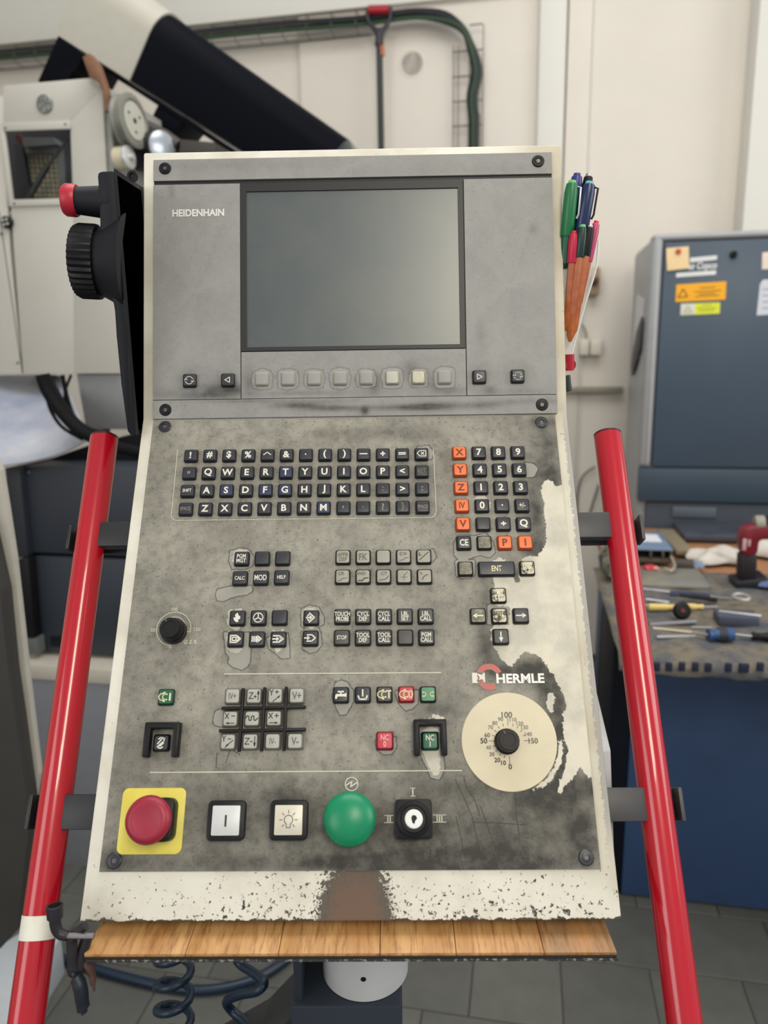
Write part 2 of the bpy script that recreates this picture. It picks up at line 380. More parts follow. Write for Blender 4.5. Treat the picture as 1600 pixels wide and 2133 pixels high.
# side wing of the housing, right
mb = MB(); a, b_, c_, d_ = (-.13,-.265), (-.085,-.275), (-.06,-.335), (-.175,-.36)
mb.prism([(-.145,-.285), (-.03,-.215), (.02,-.33), (-.03,-.395), (-.17,-.37)], HW+.001, HW+.016, axis=0, bev=.002)
mb.build('side_cover', mat('grey_white_paint', (190,190,192), .4), con, T(0,0,KZ))
# upper plate -------------------------------------------------------
ul, ur = U(322,335).x, U(1148,323).x; utop, ubot = U(733,329).y, U(738,868).y
M_up = wear_mat('grey_bezel', (150,149,147), (142,141,140), (66,64,60), (200,196,182), (154,153,150), .5, .55, .35)
bz = U(733, 378); gy0, gy1 = bz.y-.0016, bz.y+.0026           # groove
sxl, sxr = U(503,560).x, U(966,560).x; syt, syb = gy0, U(735,730).y
bby = U(738, 829).y
M_groove = mat('groove_black', (22,22,26), .5)
mb = MB(); mb.box(ul, ur, ubot, utop, .0002, .0012); mb.build('backing_plate', M_groove, con, FU, o=((ul+ur)/2, (ubot+utop)/2, 0))
top_blobs = [(430,350,200,12,.15), (1000,360,150,14,.12)]
bot_blobs = [(x, y, rx, ry, s) for x, y, rx, ry, s in ((620,846,50,5,.9), (700,852,70,6,.9), (760,858,8,8,1), (850,850,60,6,.9), (905,848,45,8,1), (1000,846,40,7,.7), (1100,838,80,6,.4), (500,836,90,3,.5), (640,838,120,3,.4))]
def m_top(P): return mask(P, U, blobs=top_blobs)
def m_bot(P): return mask(P, U, blobs=bot_blobs)
zt = .0036
plate('bezel_top_band', M_up, FU, ul, ur, gy1, utop, .0012, zt, con, m_top, .003)
plate('bezel_bottom_band', M_up, FU, ul, ur, ubot, bby-.0005, .0012, zt+.0006, con, m_bot, .0018)
lpb = [(470,812,60,12,.9), (430,826,60,8,.7), (350,820,30,12,.3), (395,790,28,24,.35), (474,790,26,24,.35), (360,400,8,20,.3)]
rpb = [(1020,815,14,10,.6), (1000,784,28,24,.4), (1079,782,28,24,.25), (1080,818,60,8,.3), (1000,700,10,25,.25), (1110,480,10,10,.3)]
def m_lp(P): return mask(P, U, blobs=lpb)
def m_rp(P): return mask(P, U, blobs=rpb)
plate('bezel_left_panel', M_up, FU, ul, sxl-.0006, bby+.0003, gy0, .0012, zt, con, m_lp, .0024)
plate('bezel_right_panel', M_up, FU, sxr+.0012, ur, bby+.0003, gy0, .0012, zt, con, m_rp, .0024)
SK = [U(545.7+ (926-545.7)*i/7, 790-4*i/7, .004) for i in range(8)]
def m_sk(P):
    mk = mask(P, U, blobs=[(520,800,14,30,.5), (640,820,90,5,.35), (780,800,14,24,.6), (855,770,20,20,.5), (905,800,16,20,.5), (940,815,30,10,.5)])
    ring = np.zeros(len(P)); ins = np.full(len(P), -1.0)
    for i, c in enumerate(SK):
        q = np.maximum(np.abs(P[:,0]-c.x), np.abs(P[:,1]-c.y))*.5+.5*np.hypot(P[:,0]-c.x, P[:,1]-c.y)
        ins = np.maximum(ins, (.0098+.0009*math.sin(i*3))-q)
    mk[:,1] = np.clip(.5+ins/.012, 0, 1); return mk
plate('softkey_panel', M_up, FU, sxl+.0003, sxr+.0003, bby+.0003, syb-.0008, .0012, zt-.0004, con, m_sk, .0016)
# screen, set back in a black frame
fr = mat('screen_frame_black', (26,27,30), .45)
sx0, sx1, sy0, sy1 = U(515,560,0).x, U(956,560,0).x, U(735,722,0).y, U(735,398,0).y
mb = MB()
mb.box(sxl, sx0, syb, syt, -.001+.0022, .0034); mb.box(sx1, sxr, syb, syt, .0012, .0034)
mb.box(sx0, sx1, sy1, syt, .0012, .0034); mb.box(sx0, sx1, syb, sy0, .0012, .0034)
mb.build('screen_frame', fr, con, FU, o=((sxl+sxr)/2, (syb+syt)/2, .001))
mb = MB(); mb.box(sx0, sx1, sy0, sy1, .0011, .0019)
scr = bpy.data.materials.new('dark_screen'); scr.use_nodes = True; b = scr.node_tree.nodes['Principled BSDF']; nt = scr.node_tree
tc = nd(nt, 'ShaderNodeTexCoord').outputs['Object']
c = mixc(nt, sstep(nt, noise(nt, tc, 14, 4, .6), .35, .7), (62,72,76), (72,79,79)); nt.links.new(c, b.inputs['Base Color'])
b.inputs['Roughness'].default_value = .33; b.inputs['Specular IOR Level'].default_value = 1.0
mb.build('screen', scr, con, FU, o=((sx0+sx1)/2, (sy0+sy1)/2, .001), label='matt grey-green LCD screen, switched off')
# lower plate -------------------------------------------------------
ll, lr = (L(322,875).x+L(208,1815).x)/2, (L(1155,868).x+L(1251,1811).x)/2
ltop, lbot = L(738,873).y, L(730,1813).y
print('plates', ul, ur, utop, ubot, '|', L(322,875), L(1155,868), L(208,1815), L(1251,1811), HW)
METAL = [
 [(1133,1003),(1141,999),(1150,1006),(1158,1016),(1167,1012),(1180,1010),(1200,1200),(1250,1600),(1224,1622),(1207,1598),(1196,1618),(1180,1632),(1168,1655),(1160,1650),(1172,1612),(1181,1560),(1172,1530),(1172,1492),(1180,1470),(1170,1440),(1160,1425),(1148,1402),(1137,1388),(1126,1372),(1112,1364),(1100,1360),(1088,1361),(1078,1374),(1066,1390),(1054,1387),(1043,1374),(1031,1354),(1023,1335),(1021,1312),(1030,1303),(1058,1303),(1062,1262),(1036,1264),(1022,1256),(1022,1240),(1031,1222),(1027,1205),(1030,1196),(1068,1196),(1071,1212),(1076,1218),(1081,1210),(1082,1180),(1088,1165),(1100,1158),(1117,1160),(1128,1150),(1136,1128),(1136,1100),(1133,1070),(1130,1040),(1127,1020)],
 [(1139,1446),(1150,1443),(1155,1455),(1152,1488),(1143,1484),(1137,1466)],
 [(1163,1542),(1172,1540),(1168,1590),(1150,1622),(1128,1642),(1108,1645),(1130,1630),(1152,1600),(1162,1570)],
 [(1024,1168),(1040,1162),(1052,1169),(1048,1176),(1028,1176)],
 [(995,1030),(1005,1031),(1015,1040),(1022,1050),(1018,1068),(1004,1072),(992,1068),(988,1052),(990,1040)],
 [(487,1152),(500,1145),(515,1150),(520,1163),(514,1178),(490,1180),(484,1165)],
 [(476,1276),(488,1269),(504,1270),(512,1284),(508,1305),(497,1316),(482,1310),(475,1296)],
 [(473,1330),(480,1345),(474,1350),(486,1360),(493,1363),(505,1355),(508,1340),(507,1318),(478,1316)],
 [(562,1332),(566,1350),(578,1359),(590,1352),(597,1344),(598,1324),(590,1312),(570,1314)],
 [(631,1278),(640,1267),(655,1266),(667,1276),(668,1290),(660,1300),(634,1300),(630,1290)],
 [(640,1304),(660,1304),(650,1312)],
 [(877,1526),(886,1516),(900,1513),(912,1519),(916,1532),(917,1556),(917,1585),(918,1600),(914,1612),(905,1616),(899,1608),(893,1600),(886,1582),(880,1562),(876,1545)],
 [(892,1497),(900,1490),(912,1489),(922,1494),(926,1500)],
]
PEEL = [
 [(487,1222),(524,1222),(527,1232),(516,1240),(496,1242),(480,1247),(466,1253),(455,1252),(450,1240),(453,1230),(470,1225)],
 [(468,1318),(472,1360),(480,1372),(476,1382),(490,1392),(504,1397),(515,1390),(522,1378),(524,1352),(520,1318)],
 [(556,1330),(560,1352),(575,1362),(590,1373),(605,1373),(604,1350),(600,1320)],
 [(628,1318),(632,1352),(645,1362),(660,1360),(671,1345),(670,1322),(664,1310),(640,1310)],
 [(628,1270),(645,1262),(664,1266),(675,1285),(674,1302),(660,1308),(628,1306)],
 [(480,1150),(498,1143),(518,1146),(530,1162),(527,1180),(512,1186),(485,1186),(478,1168)],
 [(696,1432),(700,1422),(712,1418),(722,1422),(736,1438),(736,1462),(722,1488),(709,1489),(700,1472),(694,1455)],
 [(824,1440),(832,1468),(845,1480),(858,1479),(870,1466),(872,1438)],
 [(783,1540),(786,1562),(800,1572),(816,1571),(826,1556),(824,1536)],
 [(945,1135),(946,1158),(958,1168),(974,1166),(1000,1158),(1020,1164),(1032,1152),(1028,1132),(1010,1112),(985,1118),(952,1118)],
 [(445,1500),(450,1482),(465,1478),(480,1478),(480,1515),(460,1514),(448,1510)],
 [(948,1170),(950,1200),(962,1206),(980,1206),(990,1196),(988,1168)],
 [(870,934),(892,930),(904,944),(900,958),(870,962)],
 [(1092,965),(1112,968),(1120,978),(1112,994),(1094,996)],
 [(892,1150),(902,1146),(908,1162),(902,1172),(890,1172)],
 [(1062,1255),(1068,1262),(1068,1300),(1014,1302),(1016,1262),(1024,1258)],
 [(873,1500),(917,1500),(925,1600),(915,1625),(898,1620),(878,1575)],
]
BL = [(1140,930,34,60,.75), (1110,1010,30,60,.35), (1150,1000,20,30,.9), (1118,1080,22,70,.75), (1118,1145,24,24,.9), (1075,1200,10,18,.8), (820,905,90,16,.45), (700,905,60,12,.3),
 (930,960,18,30,.5), (1010,1245,20,60,.45), (1012,1350,22,50,.8), (1060,1400,60,22,.8), (1110,1400,40,30,.9), (1150,1450,30,60,1), (1170,1540,20,60,1), (1175,1600,26,50,1), (1150,1660,60,30,.9), (1215,1740,34,50,.85), (1230,1640,20,30,.7),
 (300,1250,60,120,.22), (360,1310,50,50,.35), (250,1500,60,160,.25), (620,1480,60,80,.25), (690,1470,30,60,.35), (700,1700,420,70,.35), (470,1720,70,60,.4), (600,1660,60,26,.35), (600,1720,60,60,.35), (727,1740,90,50,.5), (862,1740,80,60,.55), (862,1800,200,20,.6), (1000,1790,120,40,.35), (980,1640,120,30,.4), (1040,1740,150,60,.35),
 (240,1790,40,40,.5), (500,1800,420,26,.55), (1000,1800,300,26,.5), (600,1640,500,50,.22), (300,1700,90,140,.2), (1100,1720,160,110,.35), (960,1250,40,90,.18), (935,1460,40,60,.35), (870,1450,20,22,.4), (750,1450,36,30,.35), (430,1010,180,60,.12), (640,1010,260,60,.14), (335,1545,50,50,.4), (895,1480,50,14,.5), (870,1600,40,30,.3), (885,1030,30,50,.3), (470,1600,20,20,.3), (340,900,30,20,.3), (545,1390,40,24,.3), (470,1410,30,10,.4), (880,1300,40,60,.2), (1120,880,60,10,.4)]
def m_low(P): return mask(P, L, METAL, PEEL, BL)
M_low = wear_mat('grey_film_worn', (154,151,139), (130,127,117), (50,48,45), (202,196,181), (152,150,142), .55)
plate('keyboard_plate', M_low, FL, ll, lr, lbot, ltop, .0002, .0022, con, m_low, .0014, label='grey plate with film worn through to bare metal at right')
PZ = .0022
# screws
def screw(F, p, z, parent=con, r=.0062):
    mb = MB(); mb.lathe([(r,0),(r,.0008),(r*.86,.0016),(r*.62,.0017),(r*.60,.0022),(r*.36,.0024),(r*.33,.0008)], n=24)
    return mb
sm = screw(FU, None, 0).mesh('screw'); sm.materials.append(M_black)
sm2 = screw(FU, None, 0).mesh('screw'); sm2.materials.append(M_dsteel)
hx = MB(); hx.lathe([(.0021,0),(.0021,.0006)], n=6); hxm = hx.mesh('hex_socket'); hxm.materials.append(mat('screw_grey', (96,96,98), .4, .6))
for (x, y) in ((344,351),(1121,336),(345,854),(1129,843)):
    p = U(x, y, zt); s_ = inst('screw', sm, con, FU @ T(p.x, p.y, zt-.0002)); inst('hex_socket', hxm, s_, FU @ T(p.x, p.y, zt+.0009))
for (x, y) in ((344,889),(1128,880),(238,1793),(1221,1786)):
    p = L(x, y, PZ); s_ = inst('screw', sm2, con, FL @ T(p.x, p.y, PZ-.0002)); inst('hex_socket', hxm, s_, FL @ T(p.x, p.y, PZ+.0009))
# ------------------------------------------------------------------ keys
_kc = {}
def key_mesh(w_, h_, m_side, m_top, hh=.0042):
    k = (round(w_,4), round(h_,4), m_side.name, m_top.name)
    if k in _kc: return _kc[k]
    t = MB(); w2, h2 = w_/2, h_/2
    def rr(s_, z, r=.0018): return [(x, y, z) for x, y in roundrect(-w2+s_, w2-s_, -h2+s_, h2-s_, r, 3)]
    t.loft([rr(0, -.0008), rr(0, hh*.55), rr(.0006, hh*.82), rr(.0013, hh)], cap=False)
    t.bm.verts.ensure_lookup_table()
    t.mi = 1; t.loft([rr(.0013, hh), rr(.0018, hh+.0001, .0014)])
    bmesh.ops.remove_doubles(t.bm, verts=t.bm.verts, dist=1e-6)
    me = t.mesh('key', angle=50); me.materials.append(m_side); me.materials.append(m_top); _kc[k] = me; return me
def legend(o, M, z, s, ink, wh):
    """s: text, or ('sym', ...) stroke picture; wh = key face size"""
    if not s: return
    if isinstance(s, str):
        n = len(s); lines = s.split('\n'); L_ = max(len(x) for x in lines)
        sx = 1
        if len(lines) > 1: size, b_, sx = wh*(.44 if L_ > 2 else .50), .018, (.72 if L_ > 4 else .80)
        elif L_ == 1: size, b_ = wh*.80, .030
        elif L_ == 2: size, b_, sx = wh*.72, .024, .78
        elif L_ == 3: size, b_, sx = wh*.60, .016, .68
        else: size, b_, sx = wh*.40, .016, .74
        me = text_mesh(s, size, ink, b_, sx)
    else:
        kk = ('S', s[0], ink.name, round(wh,4))
        if kk not in _kc:
            mb = MB(); SYM[s[0]](mb, wh); me = mb.mesh('legend', smooth=False); me.materials.append(ink); _kc[kk] = me
        me = _kc[kk]
    inst('legend', me, o, M @ T(0, 0, z) @ Matrix.Scale(1 if isinstance(s, str) else 1.14, 4))
def st(lines, w=.07):
    return lambda mb, k: stroke_mb(mb, lines, w*k, 0, k)
def poly(mb, pts, k): mb.face([(x*k, y*k, 0) for x, y in pts])
def f_cone(mb, k):      # spindle / coolant picture: half dome and C
    stroke_mb(mb, [arc(-.22,0,.2,90,270,8), arc(0,0,.18,60,300,8), [(-.22,.2),(-.05,.28)], [(-.22,-.2),(-.05,-.28)]], .08*k, 0, k)
SYM = {
 'back': st([[(-.32,0),(-.12,.22),(.32,.22),(.32,-.22),(-.12,-.22),(-.32,0)], [(-.02,.1),(.18,-.1)], [(-.02,-.1),(.18,.1)]], .06),
 'caret': st([[(-.26,-.02),(0,.18),(.26,-.02)]], .07), 'dot': lambda mb, k: stroke_mb(mb, [[(0,0)]], .06*k, 0, k),
 'bar': st([[(-.26,0),(.26,0)]], .09), 'eq': st([[(-.24,.06),(.24,.06)],[(-.24,-.06),(.24,-.06)]], .08),
 'cycle': st([arc(0,0,.28,20,160,8), arc(0,0,.28,200,340,8), [(-.34,.02),(-.26,.12),(-.16,.04)], [(.34,-.02),(.26,-.12),(.16,-.04)]], .06),
 'tri_l': st([[(-.2,0),(.16,.2),(.16,-.2),(-.2,0)]], .06), 'tri_r': st([[(.2,0),(-.16,.2),(-.16,-.2),(.2,0)]], .06),
 'flame': lambda mb, k: (poly(mb, [(-.05,-.28),(-.18,-.16),(-.24,.02),(-.1,.02),(-.14,.2),(.02,.34),(.1,.14),(.2,.1),(.2,-.08),(.08,-.12),(.1,-.28)], k)),
 'wheel': st([arc(0,0,.3,0,360,16), [(0,0),(0,.28)], [(0,0),(.25,-.16)], [(0,0),(-.25,-.16)]], .07),
 'mdi': st([[(-.3,-.22),(-.3,.22),(.1,.22),(.34,0),(.1,-.22),(-.3,-.22)], [(-.18,.1),(.06,.1),(.06,-.1),(-.18,-.1),(-.18,.1)], [(.1,.14),(.24,0),(.1,-.14)]], .08),
 'single': st([[(-.28,-.16),(-.28,.16)],[(-.16,-.16),(-.16,.16)],[(-.28,0),(-.05,0)],[(-.04,-.16),(-.04,.16)],[(.04,.2),(.3,0),(.04,-.2)],[(.04,.2),(.04,-.2)],[(.06,.1),(.2,0),(.06,-.1)]], .08),
 'auto': st([[(-.3,.2),(.08,.2),(.32,0),(.08,-.2),(-.3,-.2)], [(-.34,0),(-.02,0)], [(-.08,.08),(.02,0),(-.08,-.08)], [(.1,.14),(.24,0),(.1,-.14)]], .09),
 'diamond': st([[(-.1,.24),(-.1,.3),(.22,0),(-.1,-.3),(-.1,-.24)], [(-.3,0),(-.02,0)], [(-.06,.1),(.06,0),(-.06,-.1)], [(-.22,.1),(-.1,.24)],[(-.22,-.1),(-.1,-.24)]], .08),
 'outarrow': st([[(-.2,.2),(.1,.2),(.32,0),(.1,-.2),(-.2,-.2)], [(-.36,0),(-.08,0)], [(-.16,.09),(-.06,0),(-.16,-.09)]], .08),
 'left': lambda mb, k: (poly(mb, [(-.34,0),(-.08,.16),(-.08,-.16)], k), stroke_mb(mb, [[(-.1,0),(.3,0)]], .08*k, 0, k)),
 'right': lambda mb, k: (poly(mb, [(.34,0),(.08,-.16),(.08,.16)], k), stroke_mb(mb, [[(.1,0),(-.3,0)]], .08*k, 0, k)),
 'up': lambda mb, k: (poly(mb, [(0,.34),(-.14,.08),(.14,.08)], k), stroke_mb(mb, [[(0,.1),(0,-.28)], [(-.22,-.24),(-.12,-.24)],[(.12,-.24),(.22,-.24)]], .08*k, 0, k)),
 'down': lambda mb, k: (poly(mb, [(0,-.34),(.14,-.06),(-.14,-.06)], k), stroke_mb(mb, [[(0,-.1),(0,.28)]], .08*k, 0, k)),
 'line': st([[(-.28,-.24),(.3,.3)], [(-.3,.28),(-.3,.08),(-.18,.08)]], .05),
 'fillet': st([[(-.3,-.28),(-.2,-.28),(.05,-.12),(.3,-.1)]], .05), 'ctarc': st([arc(-.05,.15,.38,270,340,6), [(-.3,-.28),(-.08,-.22)]], .06),
 'ccplus': st([[(-.2,-.05),(.2,-.05)],[(0,-.25),(0,.15)], [(.05,.1),(.24,.3)]], .04), 'carc': st([arc(.25,-.3,.4,95,170,7), [(-.3,.28),(-.18,.14)]], .06),
 'chf': st([[(-.3,-.28),(.0,-.22),(.1,-.1),(.32,-.08)], arc(-.14,.2,.1,60,300,6), [(.02,.1),(.02,.3)],[(.16,.1),(.16,.3)],[(.02,.2),(.16,.2)]], .05),
 'rnd': st([[(-.3,-.28),(-.05,-.28),(.1,-.12),(.34,-.1)]], .07),
 'Zp': st([[(-.3,.2),(-.06,.2),(-.3,-.16),(-.04,-.16)], [(.02,-.04),(.16,-.04)],[(.09,.03),(.09,-.11)], [(.28,-.26),(.28,.3)], [(.22,.12),(.28,.3),(.34,.12)]], .055),
 'Zm': st([[(-.32,.2),(-.08,.2),(-.32,-.16),(-.06,-.16)], [(-.0,0),(.14,0)], [(.28,.3),(.28,-.26)], [(.22,-.08),(.28,-.28),(.34,-.08)]], .055),
 'Yp': lambda mb, k: (poly(mb, [(.34,.06),(.24,-.16),(.14,-.06)], k), stroke_mb(mb, [[(-.34,.38),(-.24,.2),(-.14,.38)],[(-.24,.2),(-.24,.04)],[(0,.24),(.2,.24)],[(.1,.34),(.1,.14)],[(.2,-.08),(-.14,-.36)]], .055*k, 0, k)),
 'Ym': lambda mb, k: (poly(mb, [(-.2,-.4),(.06,-.22),(-.04,-.12)], k), stroke_mb(mb, [[(-.36,.36),(-.26,.18),(-.16,.36)],[(-.26,.18),(-.26,.02)],[(0,.16),(.18,.16)],[(.0,-.18),(.32,.08)]], .055*k, 0, k)),
 'Xp': lambda mb, k: (poly(mb, [(.3,-.28),(.08,-.2),(.08,-.36)], k), stroke_mb(mb, [[(-.32,.32),(-.1,0)],[(-.32,0),(-.1,.32)],[(.06,.16),(.28,.16)],[(.17,.27),(.17,.05)],[(-.26,-.28),(.1,-.28)]], .055*k, 0, k)),
 'Xm': lambda mb, k: (poly(mb, [(-.3,-.28),(-.08,-.2),(-.08,-.36)], k), stroke_mb(mb, [[(-.32,.32),(-.1,0)],[(-.32,0),(-.1,.32)],[(.08,.16),(.28,.16)],[(.26,-.28),(-.1,-.28)]], .055*k, 0, k)),
 'wave': st([[(-.42,0),(-.36,.1)]+arc(-.28,.08,.08,180,0,5)+arc(-.12,-.04,.08,180,360,5)+arc(.04,.08,.08,180,0,5)+arc(.2,-.04,.08,180,360,5)+[(.38,.02)]], .06),
 'tap': lambda mb, k: (poly(mb, [(-.34,-.02),(-.28,.06),(.2,.06),(.36,.12),(.36,-.12),(.2,-.1),(-.2,-.1),(-.24,-.24),(-.36,-.24)], k), stroke_mb(mb, [[(0,.06),(0,.2)],[(-.16,.2),(.16,.2)]], .1*k, 0, k)),
 'anchor': st([[(0,.3),(0,-.08)], [(-.28,-.08),(-.2,-.28),(.2,-.28),(.28,-.08)]], .09),
 'conve': st([arc(-.26,0,.12,-80,80,6),[(-.34,.12),(-.2,.12)],[(-.34,-.12),(-.2,-.12)], arc(.26,0,.12,100,260,6),[(.34,.12),(.2,.12)],[(.34,-.12),(.2,-.12)]], .06),
 'drumI': lambda mb, k: (f_cone(mb, k), stroke_mb(mb, [[(.28,.2),(.28,-.2)]], .1*k, 0, k)),
 'drumT': lambda mb, k: (f_cone(mb, k), stroke_mb(mb, [[(.28,.2),(.28,-.22)],[(.14,.22),(.4,.22)]], .08*k, 0, k)),
 'drumO': lambda mb, k: (f_cone(mb, k), stroke_mb(mb, [arc(.27,0,.11,0,360,10,.22)], .08*k, 0, k)),
 'nurl': st([[(-.16,.22),(-.02,.3),(.2,.24),(.16,.08),(-.2,-.24),(-.02,-.34),(.12,-.26)], [(.02,.2),(-.2,-.06)],[(.16,-.02),(-.04,-.2)]], .08),
}
def key(F, c, w_, h_, ms, mt, s=None, ink=M_ink, z=PZ, hh=.0042, label=None):
    M = F @ T(c.x, c.y, z); o = inst('key', key_mesh(w_, h_, ms, mt, hh), con, M, label)
    legend(o, M, hh+.00022, s, ink, min(w_, h_)*.86); return o
def keygrid(F, conv, tl, tr, bl, br, rows, w_, z=PZ, default=(M_keys, M_key)):
    p = [conv(*q, z+.004) for q in (tl, tr, bl, br)]; nr = len(rows)
    for r, row in enumerate(rows):
        b_ = r/(nr-1) if nr > 1 else 0
        for i, e in enumerate(row):
            a_ = i/(len(row)-1)
            if e is None: continue
            s_, ink, mats = e
            c = (p[0]*(1-a_)+p[1]*a_)*(1-b_)+(p[2]*(1-a_)+p[3]*a_)*b_
            ms, mt = mats or default
            key(F, c, w_, w_, ms, mt, s_, ink or M_ink, z)
K = (M_keys, M_key); KB = (M_keys, M_keyb); KO = (M_koranges, M_korange); KG = (M_keys, M_kgrey)
def g(s, ink=None, mats=None): return (s, ink, mats)
rows = [[g('!'), g('#'), g('$'), g('%'), g(('caret',)), g('&'), g(('dot',)), g('('), g(')'), g(('bar',)), g('+'), g(('eq',)), g(('back',))],
        [g('"', M_inkg)]+[g(x, None, KB if x == 'T' else None) for x in 'QWERTYUIOP<']+[g('RET', M_inkf)],
        [g('SHIFT')]+[g(x, None, KB if x in 'SFG' else None) for x in 'ASDFGHJKL']+[g(':', M_inkf), g('>'), g(':', M_inkg)],
        [g('SPACE', M_inkg)]+[g(x, None, KB if x == 'M' else None) for x in 'ZXCVBNM']+[g(',', M_inkg), g('.', M_inkf), g('?', M_inkg), g('}', M_inkf), g('SPACE', M_inkg)]]
keygrid(FL, L, (397,948), (878,944.5), (386,1059.5), (880.5,1055), rows, .0134)
rows = [[g('X', M_inko, KO), g('7'), g('8'), g('9')], [g('Y', M_inko, KO), g('4'), g('5'), g('6')], [g('Z', M_inko, KO), g('1'), g('2'), g('3')],
        [g('IV', M_inko, KO), g('0'), g(('dot',)), g('+/-')], [g('V', M_inko, KO), g(None), g('÷'), g('Q')],
        [g('CE'), g('DEL\n□', M_inkg, (M_keys, M_kolive)), g('P', M_inko, KO), g('I', M_inko, KO)]]
keygrid(FL, L, (957,942), (1079,941), (966.6,1130), (1094.4,1129.5), rows, .0138)
keygrid(FL, L, (969.8,1184), (1098.8,1183), (969.8,1184), (1098.8,1183), [[g('NO\nENT', M_inkg, (M_keys, M_kolive)), None, g('END\n□', M_ink, (M_keys, M_kpale))]], .0140)
key(FL, L(1034.6,1184,PZ+.004), .0335, .0142, M_keys, M_key, 'ENT', M_inky)
keygrid(FL, L, (503,1163), (588.5,1162), (499.4,1204), (586.4,1202), [[g('PGM\nMGT'), g(None), g(None)], [g('CALC'), g('MOD'), g('HELP')]], .0140)
D_ = M_inkd
keygrid(FL, L, (714.5,1160), (883,1159), (713.6,1201), (884.6,1200.3), [[g('APPR\nDEP', M_inkf), g('FK', M_inkf), g(None), g(('chf',), M_inkf), g(('line',), M_inkd)],
        [g(('fillet',), M_inkf), g(('rnd',), M_inkd), g(('ctarc',), M_inkf), g(('ccplus',), M_inkf), g(('carc',), M_inkf)]], .0141, default=KG)
for (x, y, s_) in ((711,1194,'CR'), (752,1194,'RND'), (800,1194,'CT')):
    p = L(x, y, PZ+.0046); me = text_mesh(s_, .0042, M_inkf, .01); inst('legend', me, con, FL @ T(p.x, p.y, PZ+.0047))
keygrid(FL, L, (494,1287), (582,1286), (490,1331), (579.5,1331), [[g(('flame',)), g(('wheel',)), g(None)], [g(('mdi',)), g(('single',)), g(('auto',))]], .0142)
keygrid(FL, L, (648,1286.4), (648,1286.4), (646.4,1329), (646.4,1329), [[g(('diamond',)), None], [g(('outarrow',)), None]], .0142)
KD = (M_keys, mat('key_charcoal', (68,67,66), .45))
keygrid(FL, L, (713,1284), (887,1283), (712,1328), (888.5,1327), [[g('TOUCH\nPROBE'), g('CYCL\nDEF'), g('CYCL\nCALL'), g('LBL\nSET'), g('LBL\nCALL')], [g('STOP'), g('TOOL\nDEF'), g('TOOL\nCALL'), g(None), g('PGM\nCALL')]], .0144, default=KD)
for x, y, s_, mt in ((1038.8,1239.8,'up',M_kpale), (996.2,1282.4,'left',M_kolive), (1085.5,1282,'right',M_key), (1043.7,1325.8,'down',KD[1])):
    key(FL, L(x,y,PZ+.004), .0143, .0143, M_keys, mt, (s_,))
key(FL, L(1040.7,1282.4,PZ+.004), .0143, .0143, M_keys, M_kpale, 'GOTO\n□', M_inkd)
# softkeys and side keys on the bezel
for i, c in enumerate(SK): key(FU, c, .0138, .0138, M_kgrey if i != 6 else mat('key_side_cream', (150,146,130), .5), (mat('softkey_grey', (150,150,148), .5), M_kgrey2, mat('softkey_cream', (206,202,180), .5, rgb2=(180,176,160), scale=200))[0 if i not in (5,6) else i-4], None, z=zt-.0006, hh=.0034)
for x, y, s_ in ((394,792,'cycle'), (473.8,791,'tri_l'), (999,784.6,'tri_r'), (1079,783,'cycle')):
    key(FU, U(x,y,zt+.004), .0136, .0136, M_keys, M_key, (s_,), z=zt-.0004)
# axis keys, slightly smaller and pale, between raised black ribs
ax = [[g('IV+', M_inkf), g(('Zp',), D_), g(('Yp',), D_), g('V+', M_inkf)], [g(('Xm',), D_), g(('wave',), D_), g(('Xp',), D_), None], [g(('Ym',), D_), g(('Zm',), D_), g('IV-', M_inkf), g('V-', M_inkf)]]
keygrid(FL, L, (484.5,1450), (618,1449), (474.8,1545), (614.6,1543.6), ax, .0137, default=(mat('key_grey_side', (110,108,100), .5), mat('key_axis_grey', (166,165,158), .5, var=.07, scale=140)))
def ribbox(name, x0, y0, x1, y1, wpx, h=.0055):
    a = L(x0,y0,PZ+h); b = L(x1,y1,PZ+h); d = (b-a); ln = d.length; wd = wpx*.00039
    mb = MB(); mb.box(-ln/2-wd/2, ln/2+wd/2, -wd/2, wd/2, 0, h, .0007)
    me = mb.mesh(name); me.materials.append(M_black); c = (a+b)/2
    inst(name, me, con, FL @ T(c.x, c.y, PZ) @ Matrix.Rotation(math.atan2(d.y, d.x), 4, 'Z'))
ribbox('guard_rib', 464,1475,633,1472,7); ribbox('guard_rib', 459,1522,633,1519,7)
for xa, ya, xb, yb in ((506,1436,497,1562), (551,1434,544,1561), (596,1433,591,1560)): ribbox('guard_rib', xa, ya, xb, yb, 6.5)
